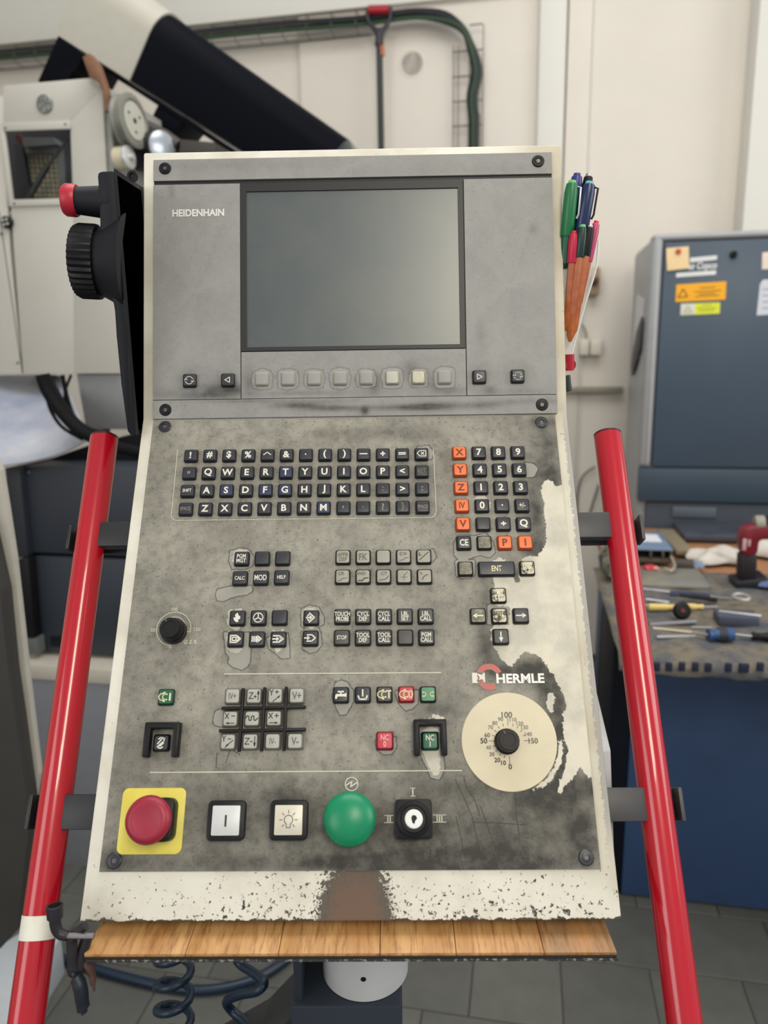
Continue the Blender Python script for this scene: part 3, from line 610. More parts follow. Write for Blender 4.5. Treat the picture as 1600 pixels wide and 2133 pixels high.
# machine keys
for x, y, s_, ink, ms, mt in ((345,1451.7,'drumI',M_inky,M_kgreens,M_kgreen), (710,1447.5,'tap',M_ink,M_keys,M_key), (755.6,1447,'anchor',M_ink,M_keys,M_key), (801,1446.5,'drumT',M_inky,M_keys,KD[1]), (846.5,1446,'drumO',M_inky,M_kreds,M_kred), (891.8,1446,'conve',M_inky,M_keys,M_kmint), (335.6,1547,'nurl',M_ink,M_keys,M_key)):
    key(FL, L(x,y,PZ+.004), .0139, .0139, ms, mt, (s_,), ink)
key(FL, L(801.7,1542.8,PZ+.004), .0146, .0150, M_kreds, M_kred, 'NC\n0', mat('pink_ink', (232,160,160), .6))
key(FL, L(896,1543,PZ+.004), .0146, .0150, M_kgreens, M_kgreen, 'NC\nI', M_ink)
def guard(x0, x1, y0, y1, px=12):
    h = .009; a = L(x0,y0,PZ+h); b = L(x1,y0,PZ+h); c = L(x0-4,y1,PZ+h); W_ = b.x-a.x; H_ = a.y-c.y; t_ = .0052
    mb = MB(); mb.prism([(-W_/2,-H_),(-W_/2+t_,-H_),(-W_/2+t_,-t_),(W_/2-t_,-t_),(W_/2-t_,-H_),(W_/2,-H_),(W_/2,0),(-W_/2,0)], 0, h, bev=.0012)
    me = mb.mesh('key_guard'); me.materials.append(M_black); inst('key_guard', me, con, FL @ T((a.x+b.x)/2, a.y, PZ))
guard(302,375,1504,1577); guard(861,930,1498,1574)
# printed lines and marks on the plate
def ink_marks(name, lines_px, w_, m, F=FL, conv=L, z=PZ+.00025, label=None):
    mb = MB(); pts = [[tuple(conv(x, y, z))[:2] for x, y in ln] for ln in lines_px]
    stroke_mb(mb, pts, w_, z); return mb.build(name, m, con, F, o=(pts[0][0][0], pts[0][0][1], z-.00002), smooth=False, label=label)
M_line = mat('printed_line', (190,188,168), .6, var=.1)
ink_marks('printed_line', [[(370,936),(357,1072),(358,1079),(365,1084),(897,1078),(905,1075),(909,1066),(906,1000),(903,936)]], .0007, M_line)
ink_marks('printed_line', [[(468,1404),(918,1401)]], .0010, M_line); ink_marks('printed_line', [[(313,1609),(962,1605)]], .0010, M_line)
def put_text(s, size, m, F, x, y, z, conv, bold=.02, sx=1, rot=0, name='lettering', parent=con, space=1, shear=0):
    p = conv(x, y, z); return inst(name, text_mesh(s, size, m, bold, sx, space=space, shear=shear), parent, F @ T(p.x, p.y, z) @ Matrix.Rotation(rot, 4, 'Z'))
def fit_text(s, m, F, conv, z, x0, x1, y, hpx=None, bold=.02, **k):
    me = text_mesh(s, .01, m, bold); xs = [v.co.x for v in me.vertices]; W_ = max(xs)-min(xs); ys = [v.co.y for v in me.vertices]; H_ = max(ys)-min(ys)
    Wt = conv(x1,y,z).x-conv(x0,y,z).x; size = .01; sx = Wt/W_
    if hpx: 
        Ht = conv(x0,y-hpx/2,z).y-conv(x0,y+hpx/2,z).y; size = .01*Ht/H_; sx = Wt/(W_*size/.01)
    else: size *= sx; sx = 1
    return put_text(s, size, m, F, (x0+x1)/2, y, z, conv, bold, sx, **k)
fit_text('HEIDENHAIN', mat('logo_white', (222,222,218), .5), FU, U, zt+.0003, 359, 467, 443, 15, bold=.035)
fit_text('HERMLE', mat('logo_white', (222,222,218), .5), FL, L, PZ+.0003, 1034, 1134, 1413, 20, bold=.035)
# ring mark left of the word, red, open at its left with a white block
rc = L(1019.6,1410,PZ); ro = (L(1047,1410,PZ).x-rc.x)
def ringmark(name, m, r0, r1, a0, a1, z):
    mb = MB(); n = 28
    for i in range(n):
        a, b = R(a0+(a1-a0)*i/n), R(a0+(a1-a0)*(i+1)/n)
        mb.face([(r0*math.cos(a), r0*math.sin(a), 0), (r1*math.cos(a), r1*math.sin(a), 0), (r1*math.cos(b), r1*math.sin(b), 0), (r0*math.cos(b), r0*math.sin(b), 0)])
    me = mb.mesh(name, smooth=False); me.materials.append(m); inst(name, me, con, FL @ T(rc.x, rc.y, z))
M_rr = mat('worn_red_print', (196,96,88), .6, rgb2=(140,124,114), scale=200, thr=(.44,.58))
ringmark('logo_ring', M_rr, ro*.56, ro, 22, 164, PZ+.0003); ringmark('logo_ring', M_rr, ro*.56, ro, 196, 300, PZ+.0003)
ink_marks('logo_block', [[(991,1412),(1003,1412)]], .0088, M_ink, z=PZ+.0003)
ink_marks('logo_block', [[(995,1407),(998,1412),(995,1417)]], .0009, M_inkf, z=PZ+.0005)
# override knob with printed scale, left
def knob(px, py, r, h, name='override_knob', conv=L, F=FL, ptr=120):
    p = conv(px, py, PZ+h*.9); mb = MB()
    mb.lathe([(r*1.02,0),(r*1.02,h*.22),(r*.9,h*.26),(r*.84,h*.9),(r*.76,h),(r*.52,h),(r*.50,h*.97),(.0001,h*.97)], n=40, ribs=1, rd=.02)
    me = mb.mesh(name); me.materials.append(M_black); o = inst(name, me, con, F @ T(p.x, p.y, PZ))
    mb = MB(); mb.box(-.0004, .0004, r*.55, r*.80, h, h+.0003); me = mb.mesh('pointer'); me.materials.append(M_inkf)
    inst('pointer', me, o, F @ T(p.x, p.y, PZ) @ Matrix.Rotation(R(ptr-90), 4, 'Z')); return p
kp = knob(354,1308,.0112,.016)
c0 = L(362,1310,PZ); k1 = L(400,1310,PZ).x-c0.x
def lcl(c, pts): return [(c.x+x, c.y+y) for x, y in pts]
mb = MB(); stroke_mb(mb, [lcl(c0, arc(0,0,k1*.93,-12,262,28)), lcl(c0, arc(0,0,k1*.66,-12,130,16)), lcl(c0, [(k1*.93*math.cos(R(-12)), k1*.93*math.sin(R(-12))), (k1*.66*math.cos(R(-12)), k1*.66*math.sin(R(-12)))])], .0009, PZ+.00025)
mb.build('knob_scale', M_line, con, FL, o=(c0.x, c0.y, PZ), smooth=False)
for s_, x, y, sz in (('100',364,1269,.0042), ('50',319,1312,.0044), ('150',411,1311,.0044), ('0',355,1347,.0044)): put_text(s_, sz, M_line, FL, x, y, PZ+.0003, L, .02)
put_text('G S %', .0050, M_line, FL, 397, 1337, PZ+.0003, L, .02, shear=.2)
# long scratches in the film, lower right
for ln_ in ([[(948,1622),(966,1660),(984,1702),(1003,1788)], [(1002,1682),(1022,1738),(1041,1791)], [(966,1616),(972,1640),(990,1668),(1000,1700)], [(984,1713),(1040,1714),(1092,1718)], [(1072,1650),(1076,1700),(1082,1740)], [(880,1772),(883,1796)], [(896,1770),(897,1797)], [(912,1768),(915,1795)], [(930,1772),(932,1793)], [(950,1700),(962,1752),(966,1780)], [(470,1590),(480,1560),(500,1572)], [(450,1600),(452,1568)]]): ink_marks('scratch', [ln_], .00045, mat('scratch_dark', (58,56,52), .7))
# feed disc
dc = L(1060.6,1544,PZ); dr = (L(1160,1544,PZ).x-L(961,1544,PZ).x)/2
mb = MB(); mb.lathe([(dr,0),(dr,.0008),(dr-.0004,.0012),(.0001,.0012)], n=72)
me = mb.mesh('scale_disc'); me.materials.append(mat('cream_disc', (205,194,165), .4, var=.05, scale=25, rgb2=(192,182,155))); inst('scale_disc', me, con, FL @ T(dc.x, dc.y, PZ), 'round cream aluminium scale disc')
kc = L(1060.6,1541.6,PZ+.016); kz = PZ+.0014
knob(1060.6,1541.6,.0103,.018)
b0 = L(1060.6,1543,kz)
for s_, px, py, sz, ink in (('100',1056,1489,.0068,M_inkf), ('90',1043,1498,.0045,M_inkg), ('110',1069,1499,.0045,M_inkg), ('80',1031,1506,.0045,M_inkg), ('120',1083,1507,.0045,M_inkg), ('70',1022,1515,.0045,M_inkg), ('130',1093,1515,.0045,M_inkg), ('60',1015,1531,.0048,M_inkf), ('140',1101,1529,.0045,M_inkg), ('50',1008,1543,.0060,M_inkd), ('150',1111,1543,.0060,M_inkf), ('40',1018,1557,.0045,M_inkg), ('30',1025,1571,.0045,M_inkf), ('20',1036,1583,.0050,M_inkd), ('10',1049,1589,.0050,M_inkd), ('0',1063,1597,.0058,M_inkd)):
    put_text(s_, sz, ink, FL, px, py, kz, L, .02, name='scale_number')
mb = MB(); tk = []
for a, r0, r1 in [(90,.0125,.0185), (180,.0125,.017), (0,.0125,.0180), (268,.0125,.0190)]+[(x, .0125, .0145) for x in (108,126,144,162,72,54,36,18,198,216,234,250)]:
    tk.append([(b0.x+r0*math.cos(R(a)), b0.y+r0*math.sin(R(a))), (b0.x+r1*math.cos(R(a)), b0.y+r1*math.sin(R(a)))])
stroke_mb(mb, tk, .00045, kz); mb.build('scale_tick', M_inkf, con, FL, o=(b0.x, b0.y, kz), smooth=False)
# emergency stop on its yellow plate
ya, yb = L(252,1780,PZ), L(384,1641,PZ); yc = (L(248,1710,PZ).x+L(386,1710,PZ).x)/2
yw = .0262
mb = MB(); mb.prism(roundrect(-yw, yw, -(yb.y-ya.y)/2, (yb.y-ya.y)/2, .005), 0, .0012, bev=.0003)
me = mb.mesh('yellow_backplate'); me.materials.append(mat('yellow_plate', (222,208,88), .4, rgb2=(206,190,80), scale=40)); cy = (ya.y+yb.y)/2; inst('yellow_backplate', me, con, FL @ T(yc, cy, PZ))
hp = L(304.5,1708,PZ+.030)
mb = MB(); mb.prism(roundrect(-.0165,.0165,-.0165,.0165,.006), 0, .014, bev=.0015); mb.lathe([(.0145,.010),(.0115,.022)], n=32)
me = mb.mesh('button_collar'); me.materials.append(M_black); inst('button_collar', me, con, FL @ T(hp.x, hp.y, PZ+.0008))
mb = MB(); mb.lathe([(.011,.018),(.0150,.0192),(.0178,.0222),(.0183,.0245),(.0176,.0268),(.0150,.0292),(.0122,.0300),(.0112,.0297),(.0001,.0294)], n=56)
me = mb.mesh('mushroom_head'); me.materials.append(mat('mushroom_red', (146,28,52), .42)); inst('mushroom_head', me, con, FL @ T(hp.x, hp.y, PZ), 'red mushroom emergency stop head')
# square illuminated switches
def sqswitch(px, py, face_m, tilt=0):
    p = L(px, py, PZ+.006); o_ = .0152; i_ = .0112
    mb = MB(); mb.prism(roundrect(-o_,o_,-o_,o_,.004), 0, .0066, bev=.0012)
    me = mb.mesh('switch_frame'); me.materials.append(M_black); o = inst('switch_frame', me, con, FL @ T(p.x, p.y, PZ))
    mb = MB(); mb.prism(roundrect(-i_,i_,-i_,i_,.001), 0, .0014, bev=.0003)
    me = mb.mesh('switch_cap'); me.materials.append(face_m); inst('switch_cap', me, o, FL @ T(p.x, p.y, PZ+.0060)); return o, FL @ T(p.x, p.y, PZ+.0077)
M_lens = mat('milky_lens', (204,205,204), .3, rgb2=(190,192,194), scale=30)
o, Mx = sqswitch(471,1709,M_lens); mb = MB(); stroke_mb(mb, [[(0,.0036),(0,-.0040)]], .0015); me = mb.mesh('legend', False); me.materials.append(M_inkd); inst('legend', me, o, Mx)
o, Mx = sqswitch(601.5,1708,mat('milky_lens_warm', (208,202,186), .3, rgb2=(196,190,176), scale=30))
mb = MB(); r_ = .0034
stroke_mb(mb, [[(x, y+.0002) for x, y in arc(0,0,r_,-60,240,18)], [(-.0016,-.0030),(-.0016,-.0056),(.0016,-.0056),(.0016,-.0030)]]+[[(.0050*math.cos(R(a)), .0002+.0050*math.sin(R(a))), (.0072*math.cos(R(a)), .0002+.0072*math.sin(R(a)))] for a in (90,135,45,0,180,225,315)], .00055)
me = mb.mesh('legend', False); me.materials.append(M_inkf); inst('legend', me, o, Mx)
# green mushroom button
gp = L(727.5,1706,PZ+.017); mb = MB(); R_ = .0209
mb.lathe([(R_*.80,0),(R_*.80,.010),(R_*.98,.0102),(R_,.0125)]+[(R_*math.cos(R(a)), .0125+.0105*math.sin(R(a))) for a in (12,24,36,48,60,72,82,89.5)], n=56)
me = mb.mesh('green_button'); me.materials.append(mat('mushroom_green', (4,136,90), .35, rgb2=(10,120,84), scale=50)); inst('green_button', me, con, FL @ T(gp.x, gp.y, PZ), 'large green domed push button')
mc = L(732.5,1633,PZ); mb = MB(); stroke_mb(mb, [lcl(mc, arc(0,0,.0052,0,360,22)), lcl(mc, [(-.0046,-.0012),(.0004,.0022),(-.0008,-.0022),(.0046,.0012)])], .0008, PZ+.0003); mb.build('printed_symbol', M_ink, con, FL, o=(mc.x, mc.y, PZ), smooth=False)
# key switch
kp = L(862,1706,PZ+.010); mb = MB(); mb.prism(roundrect(-.0148,.0148,-.0148,.0148,.003), 0, .008, bev=.001); mb.lathe([(.0138,.008),(.0134,.0115),(.0105,.0125),(.0098,.0112),(.0072,.0112)], n=40)
me = mb.mesh('key_switch'); me.materials.append(M_black); o = inst('key_switch', me, con, FL @ T(kp.x, kp.y, PZ))
mb = MB(); mb.lathe([(.0072,.0100),(.0072,.0124),(.0064,.0130),(.0001,.0130)], n=32); me = mb.mesh('lock_cylinder'); me.materials.append(mat('pale_lock', (222,222,220), .3)); inst('lock_cylinder', me, o, FL @ T(kp.x, kp.y, PZ))
mb = MB(); mb.face([(x, y, 0) for x, y in [(-.0012,-.0026),(.0004,-.0036),(.0010,-.0014),(.0026,.0006),(.0016,.0026),(-.0008,.0030),(-.0020,.0012)]]); me = mb.mesh('keyhole', False); me.materials.append(M_black); inst('keyhole', me, o, FL @ T(kp.x, kp.y, PZ+.0132))
for s_, x, y, sz in (('I',860,1650,.0085), ('II',810.5,1706,.0075), ('III',915.5,1705,.0075)):
    put_text(s_, sz, M_line, FL, x, y, PZ+.0003, L, .02, 1.0)
    p = L(x, y, PZ); hw = .0016*len(s_)+.0004; mb = MB(); stroke_mb(mb, [[(p.x-hw,p.y+sz*.36),(p.x+hw,p.y+sz*.36)],[(p.x-hw,p.y-sz*.36),(p.x+hw,p.y-sz*.36)]], .0006, PZ+.0003); mb.build('serif_bar', M_line, con, FL, o=(p.x,p.y,PZ), smooth=False)
# ------------------------------------------------------------------ red grab bars and their brackets
def barline(pa, pb, h):     # axis through two pixels, on a plane parallel to the lower face at height h
    return L(*pa, h), L(*pb, h)
BH = -.040; BR = .0140
def red_bar(pa, pb, tapes=(), ext=.22):
    a, b = barline(pa, pb, BH); d = (b-a).normalized(); b2 = b+d*ext
    mb = MB(); mb.tube([a, a.lerp(b2,.5), b2], BR, n=32); o = mb.build('grab_bar', M_red, con, FL, o=tuple(a), label='red lacquered tubular grab bar')
    mb = MB(); mb.lathe([(BR*1.0,-.001),(BR*1.0,.0012),(BR*.8,.0022),(.0001,.0022)], c=a-d*.001, ax=-d, n=28); mb.build('end_cap', mat('cap_dark_red', (70,14,22), .4), o, FL)
    for (p0, p1) in tapes:
        y0_, y1_ = L(*p0, BH).y, L(*p1, BH).y; q0 = a+d*((y0_-a.y)/d.y); q1 = a+d*((y1_-a.y)/d.y); mb = MB(); mb.tube([q0, q1], BR+.0004, n=32); mb.build('tape_band', M_white, o, FL)
    return a, d
la, ld = red_bar((217,914), (54,2133), [((77,1904),(68,1955))])
ra, rd_ = red_bar((1266,908), (1426,2133))
M_brk = mat('bracket_dark', (36,38,42), .45, var=.1); M_brk2 = mat('bracket_grey', (66,66,68), .45, var=.08)
def bracket(y0, y1, side, a, d, m):
    v0 = L(800, y0, BH).y; v1 = L(800, y1, BH).y; vm = (v0+v1)/2
    x = (a+d*((vm-a.y)/d.y)).x; s = side; h0, h1 = BH-.026, BH+.010
    mb = MB(); xi = s*(HW-.012); xo = x - s*BR*.62
    mb.box(min(xi,xo), max(xi,xo), min(v0,v1), max(v0,v1), BH-.004, BH+.0085, .001)
    mb.box(min(xi,x+s*(BR+.010)), max(xi,x+s*(BR+.010)), min(v0,v1), max(v0,v1), BH-BR-.004, BH-BR, .001)
    t0 = x+s*(BR+.0065); t1 = x+s*(BR+.010); mb.box(min(t0,t1), max(t0,t1), min(v0,v1), max(v0,v1), BH-BR-.004, BH+.001, .0008)
    mb.build('bar_bracket', m, con, FL)
bracket(1086,1136,-1,la,ld,M_brk); bracket(1650,1724,-1,la,ld,M_brk); bracket(1078,1130,1,ra,rd_,M_brk2); bracket(1644,1714,1,ra,rd_,M_brk2)
# ------------------------------------------------------------------ things on and around the console
def D(px, py, d):       # point at optical depth d
    k = ray(px, py); return CAM + k*(d/k.dot(_f))
# handwheel pendant clipped to the console's left flank
pen_b = D(275, 900, .80)
hw = thing('handwheel_pendant', 'black handwheel pendant with red knob hanging on the left flank of the console', 'remote control', tuple(pen_b))
M_pend = mat('pendant_black', (18,20,27), .55, var=.08, scale=60, spec=.3)
def side_x(px, py, y):   # point on the plane y = const
    return hit(FW, px, py, 1, y)
yp = -.015
def pz(px, py): p = side_x(px, py, yp); return (p.x, p.z)
clx = lambda v: (min(v[0], -HW-.0015), v[1])
def uniq(ps):
    o = []
    for p in ps:
        if not o or abs(p[0]-o[-1][0])+abs(p[1]-o[-1][1]) > .004: o.append(p)
    return o
out = [clx(pz(*q)) for q in ((200,356),(203,400),(206,470),(214,560),(236,640),(240,700),(250,800),(264,905),(296,905),(300,700),(302,352))]
mb = MB(); mb.prism(uniq(out), yp-.0, yp+.075, axis=1, bev=.004); mb.build('pendant_body', M_pend, hw)
out2 = [clx(pz(*q)) for q in ((246,352),(256,600),(268,700),(274,905),(300,905),(304,352))]
mb = MB(); mb.prism(uniq(out2), yp-.004, yp+.079, axis=1, bev=.0025); mb.build('pendant_rear_shell', M_pend, hw)
p = side_x(277,368,yp-.004); mb = MB(); mb.lathe([(.005,0),(.005,.002),(.003,.002),(.003,.0005)], c=p, ax=(0,-1,0), n=16); mb.build('screw', M_black, hw, o=tuple(p))
axd = Vector((-1,-.10,0.06)).normalized(); cyw = yp+.034
c = side_x(207,421,cyw-.02); mb = MB(); mb.lathe([(.0158,-.012),(.0142,.0),(.0125,.018),(.0125,.021)], c=c, ax=axd, n=28); mb.build('knob_neck', M_pend, hw, o=tuple(c))
c2 = c+axd*.020; mb = MB(); mb.lathe([(.0140,0),(.0148,.002),(.0146,.010),(.0128,.0125),(.0001,.0130)], c=c2, ax=axd, n=32); mb.build('stop_knob', mat('knob_red', (176,30,50), .4), hw, o=tuple(c2), label='red stop knob')
c = side_x(232,548,cyw-.012); mb = MB(); mb.lathe([(.046,-.016),(.036,.000),(.031,.010)], c=c, ax=axd, n=36); mb.build('wheel_cone', M_pend, hw, o=tuple(c))
c = c+axd*.009; mb = MB(); mb.lathe([(.030,0),(.0345,.0015),(.0350,.004),(.0350,.019),(.0325,.0235),(.028,.0245),(.0001,.0245)], c=c, ax=axd, n=72, ribs=1, rd=.045); mb.build('hand_wheel', M_black, hw, o=tuple(c))
# pens in a clear sleeve on the right flank
slv = thing('pen_sleeve', 'clear plastic sleeve clipped on right flank of console, holding the pens', 'pen holder', tuple(D(1186,790,.76)))
M_clear = mat('clear_plastic', (236,236,232), .12, trans=.0, alpha=.30)
def yq(px, py, y): return hit(FW, px, py, 1, y)
y0 = .045
q = [yq(*a, y0) for a in ((1172,505),(1246,500),(1240,560),(1216,640),(1190,738),(1174,738))]
mb = MB(); mb.prism([(v.x, v.z) for v in q], y0-.0012, y0-.0004, axis=1); mb.build('sleeve_front', M_clear, slv)
mb = MB(); mb.prism([(v.x, v.z) for v in q], y0+.012, y0+.0128, axis=1); mb.build('sleeve_back', M_clear, slv)
e = [yq(*a, y0+.005) for a in ((1247,500),(1241,560),(1217,640),(1191,738))]; mb = MB(); mb.tube(e, .0011, smooth=4); mb.build('sleeve_edge', mat('welded_edge', (232,230,226), .3), slv)
cl = [yq(*a, y0+.004) for a in ((1187,738),(1187,772))]; mb = MB(); mb.tube(cl, [.0048,.0044], n=16); 
mb.lathe([(.0055,-.003),(.0055,.003),(.0028,.003),(.0028,-.003)], c=yq(1188,760,y0+.004), ax=(0,1,0), n=18); mb.build('clip', mat('clip_red', (176,24,50), .35), slv)
mb = MB(); mb.tube([yq(1180,782,y0+.004), yq(1184,815,y0+.004)], .004, n=12); mb.build('cord', mat('dark_green_cord', (30,52,48), .5), slv)
mc_ = {}
def pen(label, top, bot, r, cap_m, body_m, capfrac, dy, tip=None, clip=None, dome=True, flat=False):
    a = yq(*top, y0+dy); b = yq(*bot, y0+dy); d = (b-a); ln = d.length; d.normalize(); t = thing('pen', label, 'pen', tuple(b), group='pens and fineliners in the clear sleeve')
    mb = MB(); k = capfrac*ln
    mb.lathe([(r*.55,0),(r*.82,.0010),(r*.9,.004),(r,.009),(r*1.02,k-.001),(r*.96,k)], c=a, ax=d, n=20); mb.build('pen_cap', cap_m, t, o=tuple(a))
    mb = MB(); mb.lathe([(r*.84,k),(r*.84,ln*.94),(r*.3,ln)], c=a, ax=d, n=6 if flat else 18); mb.build('pen_barrel', body_m, t)
    mb = MB(); mb.lathe([(r*.52,-.0022),(r*.60,-.0006),(r*.58,.001)], c=a, ax=d, n=16); mb.build('end_plug', tip or cap_m, t)
    if clip:
        s = Vector((1,-.4,0)).normalized(); mb = MB(); mb.tube([a+d*.004+s*r*.8, a+d*.005+s*(r+.0022), a+d*.03+s*(r+.0026), a+d*.034+s*(r+.001)], .0011, n=8); mb.build('clip', clip, t)
G1 = mat('marker_green', (24,112,66), .35); G2 = mat('light_green', (110,190,120), .4); B1 = mat('marker_navy', (22,42,84), .3); B2 = mat('marker_blue', (24,72,118), .35)
cyp = mat('cyan_plug', (110,180,196), .4); W_ = mat('clip_silver', (206,208,206), .25, .2); PU = mat('pen_indigo', (46,48,120), .35); OR = mat('pencil_orange', (190,104,48), .4, rgb2=(150,70,34), scale=90)
PK = mat('cap_crimson', (188,22,62), .35); PP = mat('cap_pink', (190,70,110), .3)
pen('green marker with pale green end plug, in the sleeve', (1192,381), (1174,560), .0068, G1, mat('marker_green_dark', (20,84,62), .4), .62, -.001, G2, W_)
pen('dark blue marker with cyan end plug and black clip', (1228,383), (1196,560), .0070, B1, B2, .60, -.001, cyp, M_black)
pen('indigo pen with rounded top, behind the green marker', (1202,366), (1182,560), .0062, PU, PU, .5, .008, PU)
pen('black pen with hollow top, behind the blue marker', (1226,367), (1200,560), .0052, M_black, M_black, .5, .0085, M_steel)
pen('crimson capped fineliner, leftmost of the orange-bodied pens', (1196,486), (1181,690), .0050, PK, OR, .30, -.0085, PK, flat=True)
pen('dark green capped fineliner with orange hexagonal body', (1214,473), (1187,712), .0052, mat('cap_dark_green', (16,48,44), .35), OR, .26, -.0095, G2, flat=True)
pen('black capped fineliner with orange hexagonal body', (1229,473), (1193,700), .0048, M_black, OR, .26, -.0090, M_steel, flat=True)
pen('pink fineliner with bright red tip, tallest of the orange-bodied pens', (1242,465), (1204,640), .0044, PP, OR, .45, -.004, mat('tip_red', (226,24,58), .3), flat=True)
# wooden shelf board under the console, with a steel angle in front
zb = .956
fl_, fr_ = RZw = (hit(FW, 176, 1984, 2, zb), hit(FW, 1287, 1987, 2, zb))
bl_, br_ = hit(FW, 208, 1930, 2, zb), hit(FW, 1262, 1930, 2, zb)
yf = (fl_.y+fr_.y)/2
shf = thing('shelf_board', 'wood-look laminate shelf board sticking out below the console', 'shelf', ((fl_.x+fr_.x)/2, yf+.04, zb-.006))
def wood():
    m = bpy.data.materials.new('laminate_oak'); m.use_nodes = True; nt = m.node_tree; b = nt.nodes['Principled BSDF']
    tc = nd(nt, 'ShaderNodeTexCoord').outputs['Object']; mp = nd(nt, 'ShaderNodeMapping'); nt.links.new(tc, mp.inputs[0]); mp.inputs['Scale'].default_value = (1, .10, 1)
    n1 = noise(nt, mp.outputs[0], 240, 6, .7); n2 = noise(nt, mp.outputs[0], 36, 4, .6); n3 = noise(nt, tc, 9, 3, .5)
    c = mixc(nt, sstep(nt, n2, .35, .65), (178,128,76), (206,160,104)); c = mixc(nt, mathn(nt, 'MULTIPLY', sstep(nt, n1, .46, .66), .65), c, (120,76,40))
    sp = nd(nt, 'ShaderNodeSeparateXYZ'); nt.links.new(tc, sp.inputs[0])
    st_ = mathn(nt, 'MULTIPLY', sstep(nt, sp.outputs[0], .115, .175), sstep(nt, n2, .3, .6)); c = mixc(nt, mathn(nt, 'MULTIPLY', st_, .6), c, (84,62,52))
    nt.links.new(c, b.inputs['Base Color']); b.inputs['Roughness'].default_value = .42; return m
M_wood = wood()
xs = [fl_.x, hit(FW, 395,1960,2,zb).x, hit(FW,585,1960,2,zb).x, hit(FW,792,1960,2,zb).x, hit(FW,948,1960,2,zb).x, hit(FW,1128,1960,2,zb).x, fr_.x]
for a, b in zip(xs, xs[1:]):
    mb = MB(); k0 = (bl_.x-fl_.x)*.5 if a == xs[0] else 0; k1 = (fr_.x-br_.x)*.5 if b == xs[-1] else 0
    t_ = .0003; mb.prism([(a+t_, yf), (b-t_, yf), (b-t_-k1*2.2, yf+.10), (a+t_+k0*2.2, yf+.10)], zb-.0026, zb, bev=.0002)
    mb.build('laminate_strip', M_wood, shf, o=((fl_.x+fr_.x)/2, yf, zb))
mb = MB(); mb.box(fl_.x, fr_.x, yf-.0005, yf+.10, zb-.0048, zb-.0028, .0003); mb.build('board_core', mat('dark_core', (38,32,28), .7), shf)
mb = MB(); mb.box(fl_.x+.001, fr_.x+.001, yf-.0006, yf+.09, zb-.0072, zb-.0050, .0003); mb.build('steel_strip', mat('scuffed_steel', (74,74,76), .45, .5, rgb2=(176,174,170), scale=220, thr=(.52,.6)), shf)
# welding clamp on the board's left corner
clp = thing('screw_clamp', 'small dark screw clamp gripping the left corner of the shelf board', 'clamp', tuple(D(170,2105,.57)))
M_clp = mat('clamp_dark', (50,48,54), .45, .5, var=.2, scale=90); dz_ = .565
def d2(x, y, k=0): return D(x, y, dz_+k)
mb = MB(); mb.tube([d2(114,1900), d2(116,1928), d2(124,1944), d2(140,1950)], [.0042,.0042,.0040,.0036], n=14, smooth=5); mb.lathe([(.0058,-.006),(.0062,.003),(.0045,.0035),(.0042,-.002)], c=d2(114,1895), ax=(d2(113,1880)-d2(114,1900)), n=20); mb.build('crank_handle', M_clp, clp)
mb = MB(); mb.tube([d2(136,1949), d2(196,1950)], .0022, n=10); mb.build('spindle', M_steel, clp)
mb = MB(); mb.tube([d2(178,1928,.004), d2(152,1950,.004), d2(150,1975,.004), d2(152,2020,.004), d2(160,2036,.004)], [.0035,.0042,.004,.0042,.003], n=10, smooth=4); mb.tube([d2(182,1950,.01), d2(172,1980,.01), d2(160,2030,.006)], .0045, n=10); mb.build('clamp_frame', M_clp, clp)
mb = MB(); mb.tube([d2(150,2026), d2(160,2038), d2(168,2060), d2(173,2095), d2(176,2110)], [.002,.0055,.0062,.0058,.003], n=12, smooth=4, flat=.6); mb.build('grip', mat('grip_navy', (14,24,34), .4), clp)
mb = MB(); mb.tube([d2(170,1992,.012), d2(184,2006,.014), d2(192,2030,.016), d2(196,2064,.016)], [.008,.007,.005,.002], n=10, smooth=3, flat=.5); mb.build('lower_jaw', mat('rust_brown', (92,66,60), .6, var=.2), clp)
# pedestal: light column on a dark arm
pc = D(761, 2040, .79); prd = .0455
ped = thing('console_pedestal', 'light grey round column on dark box arm carrying the console', 'stand', (pc.x, pc.y, .30))
pcx, pcy = D(761,2000,.80).x, D(761,2000,.80).y
colz = hit(FW, 761, 2087, 1, pcy-prd).z
mb = MB(); mb.lathe([(prd,0),(prd,.955-colz-.008)], c=(pcx, pcy, colz), n=56); mb.build('column', mat('column_grey', (196,198,200), .4, var=.04), ped)
mb = MB(); ph = hit(FW, 757, 2040, 1, pcy-prd); mb.lathe([(.0028,-.002),(.0028,.0006)], c=(ph.x, ph.y+.0005, ph.z), ax=(0,-1,0), n=16); mb.build('column_hole', M_black, ped)
M_arm = mat('arm_slate', (44,52,64), .5, var=.06)
xl, xr = hit(FW, 604,2095,1,pcy-prd-.004).x, hit(FW, 838,2095,1,pcy-prd-.004).x
mb = MB(); mb.box(xl, xr, pcy-prd-.004, pcy+.12, colz-.16, colz-.001, .003); mb.build('arm_box', M_arm, ped)
mb = MB(); mb.box(xl+.004, xl+.012, pcy-prd+.002, pcy+.12, colz-.002, colz+.075, .001); mb.box(xr-.004, xr, pcy-prd+.03, pcy+.12, colz-.002, colz+.02, .001); mb.box(xl+.004, xr, pcy+.112, pcy+.12, colz-.002, colz+.12, .001); mb.build('arm_bracket', M_arm, ped)
mb = MB(); mb.prism([(xl-.05, colz-.13), (xl+.01, colz-.06), (xl+.01, colz-.22), (xl-.16, colz-.30), (xl-.16, colz-.20)], pcy+.02, pcy+.09, axis=1, bev=.002); mb.build('support_leg', mat('leg_grey', (52,54,56), .6), ped)
mb = MB(); mb.box(xl+.01, xr-.01, pcy-.03, pcy+.12, .0, colz-.155, .004); mb.build('pedestal_foot', M_arm, ped)
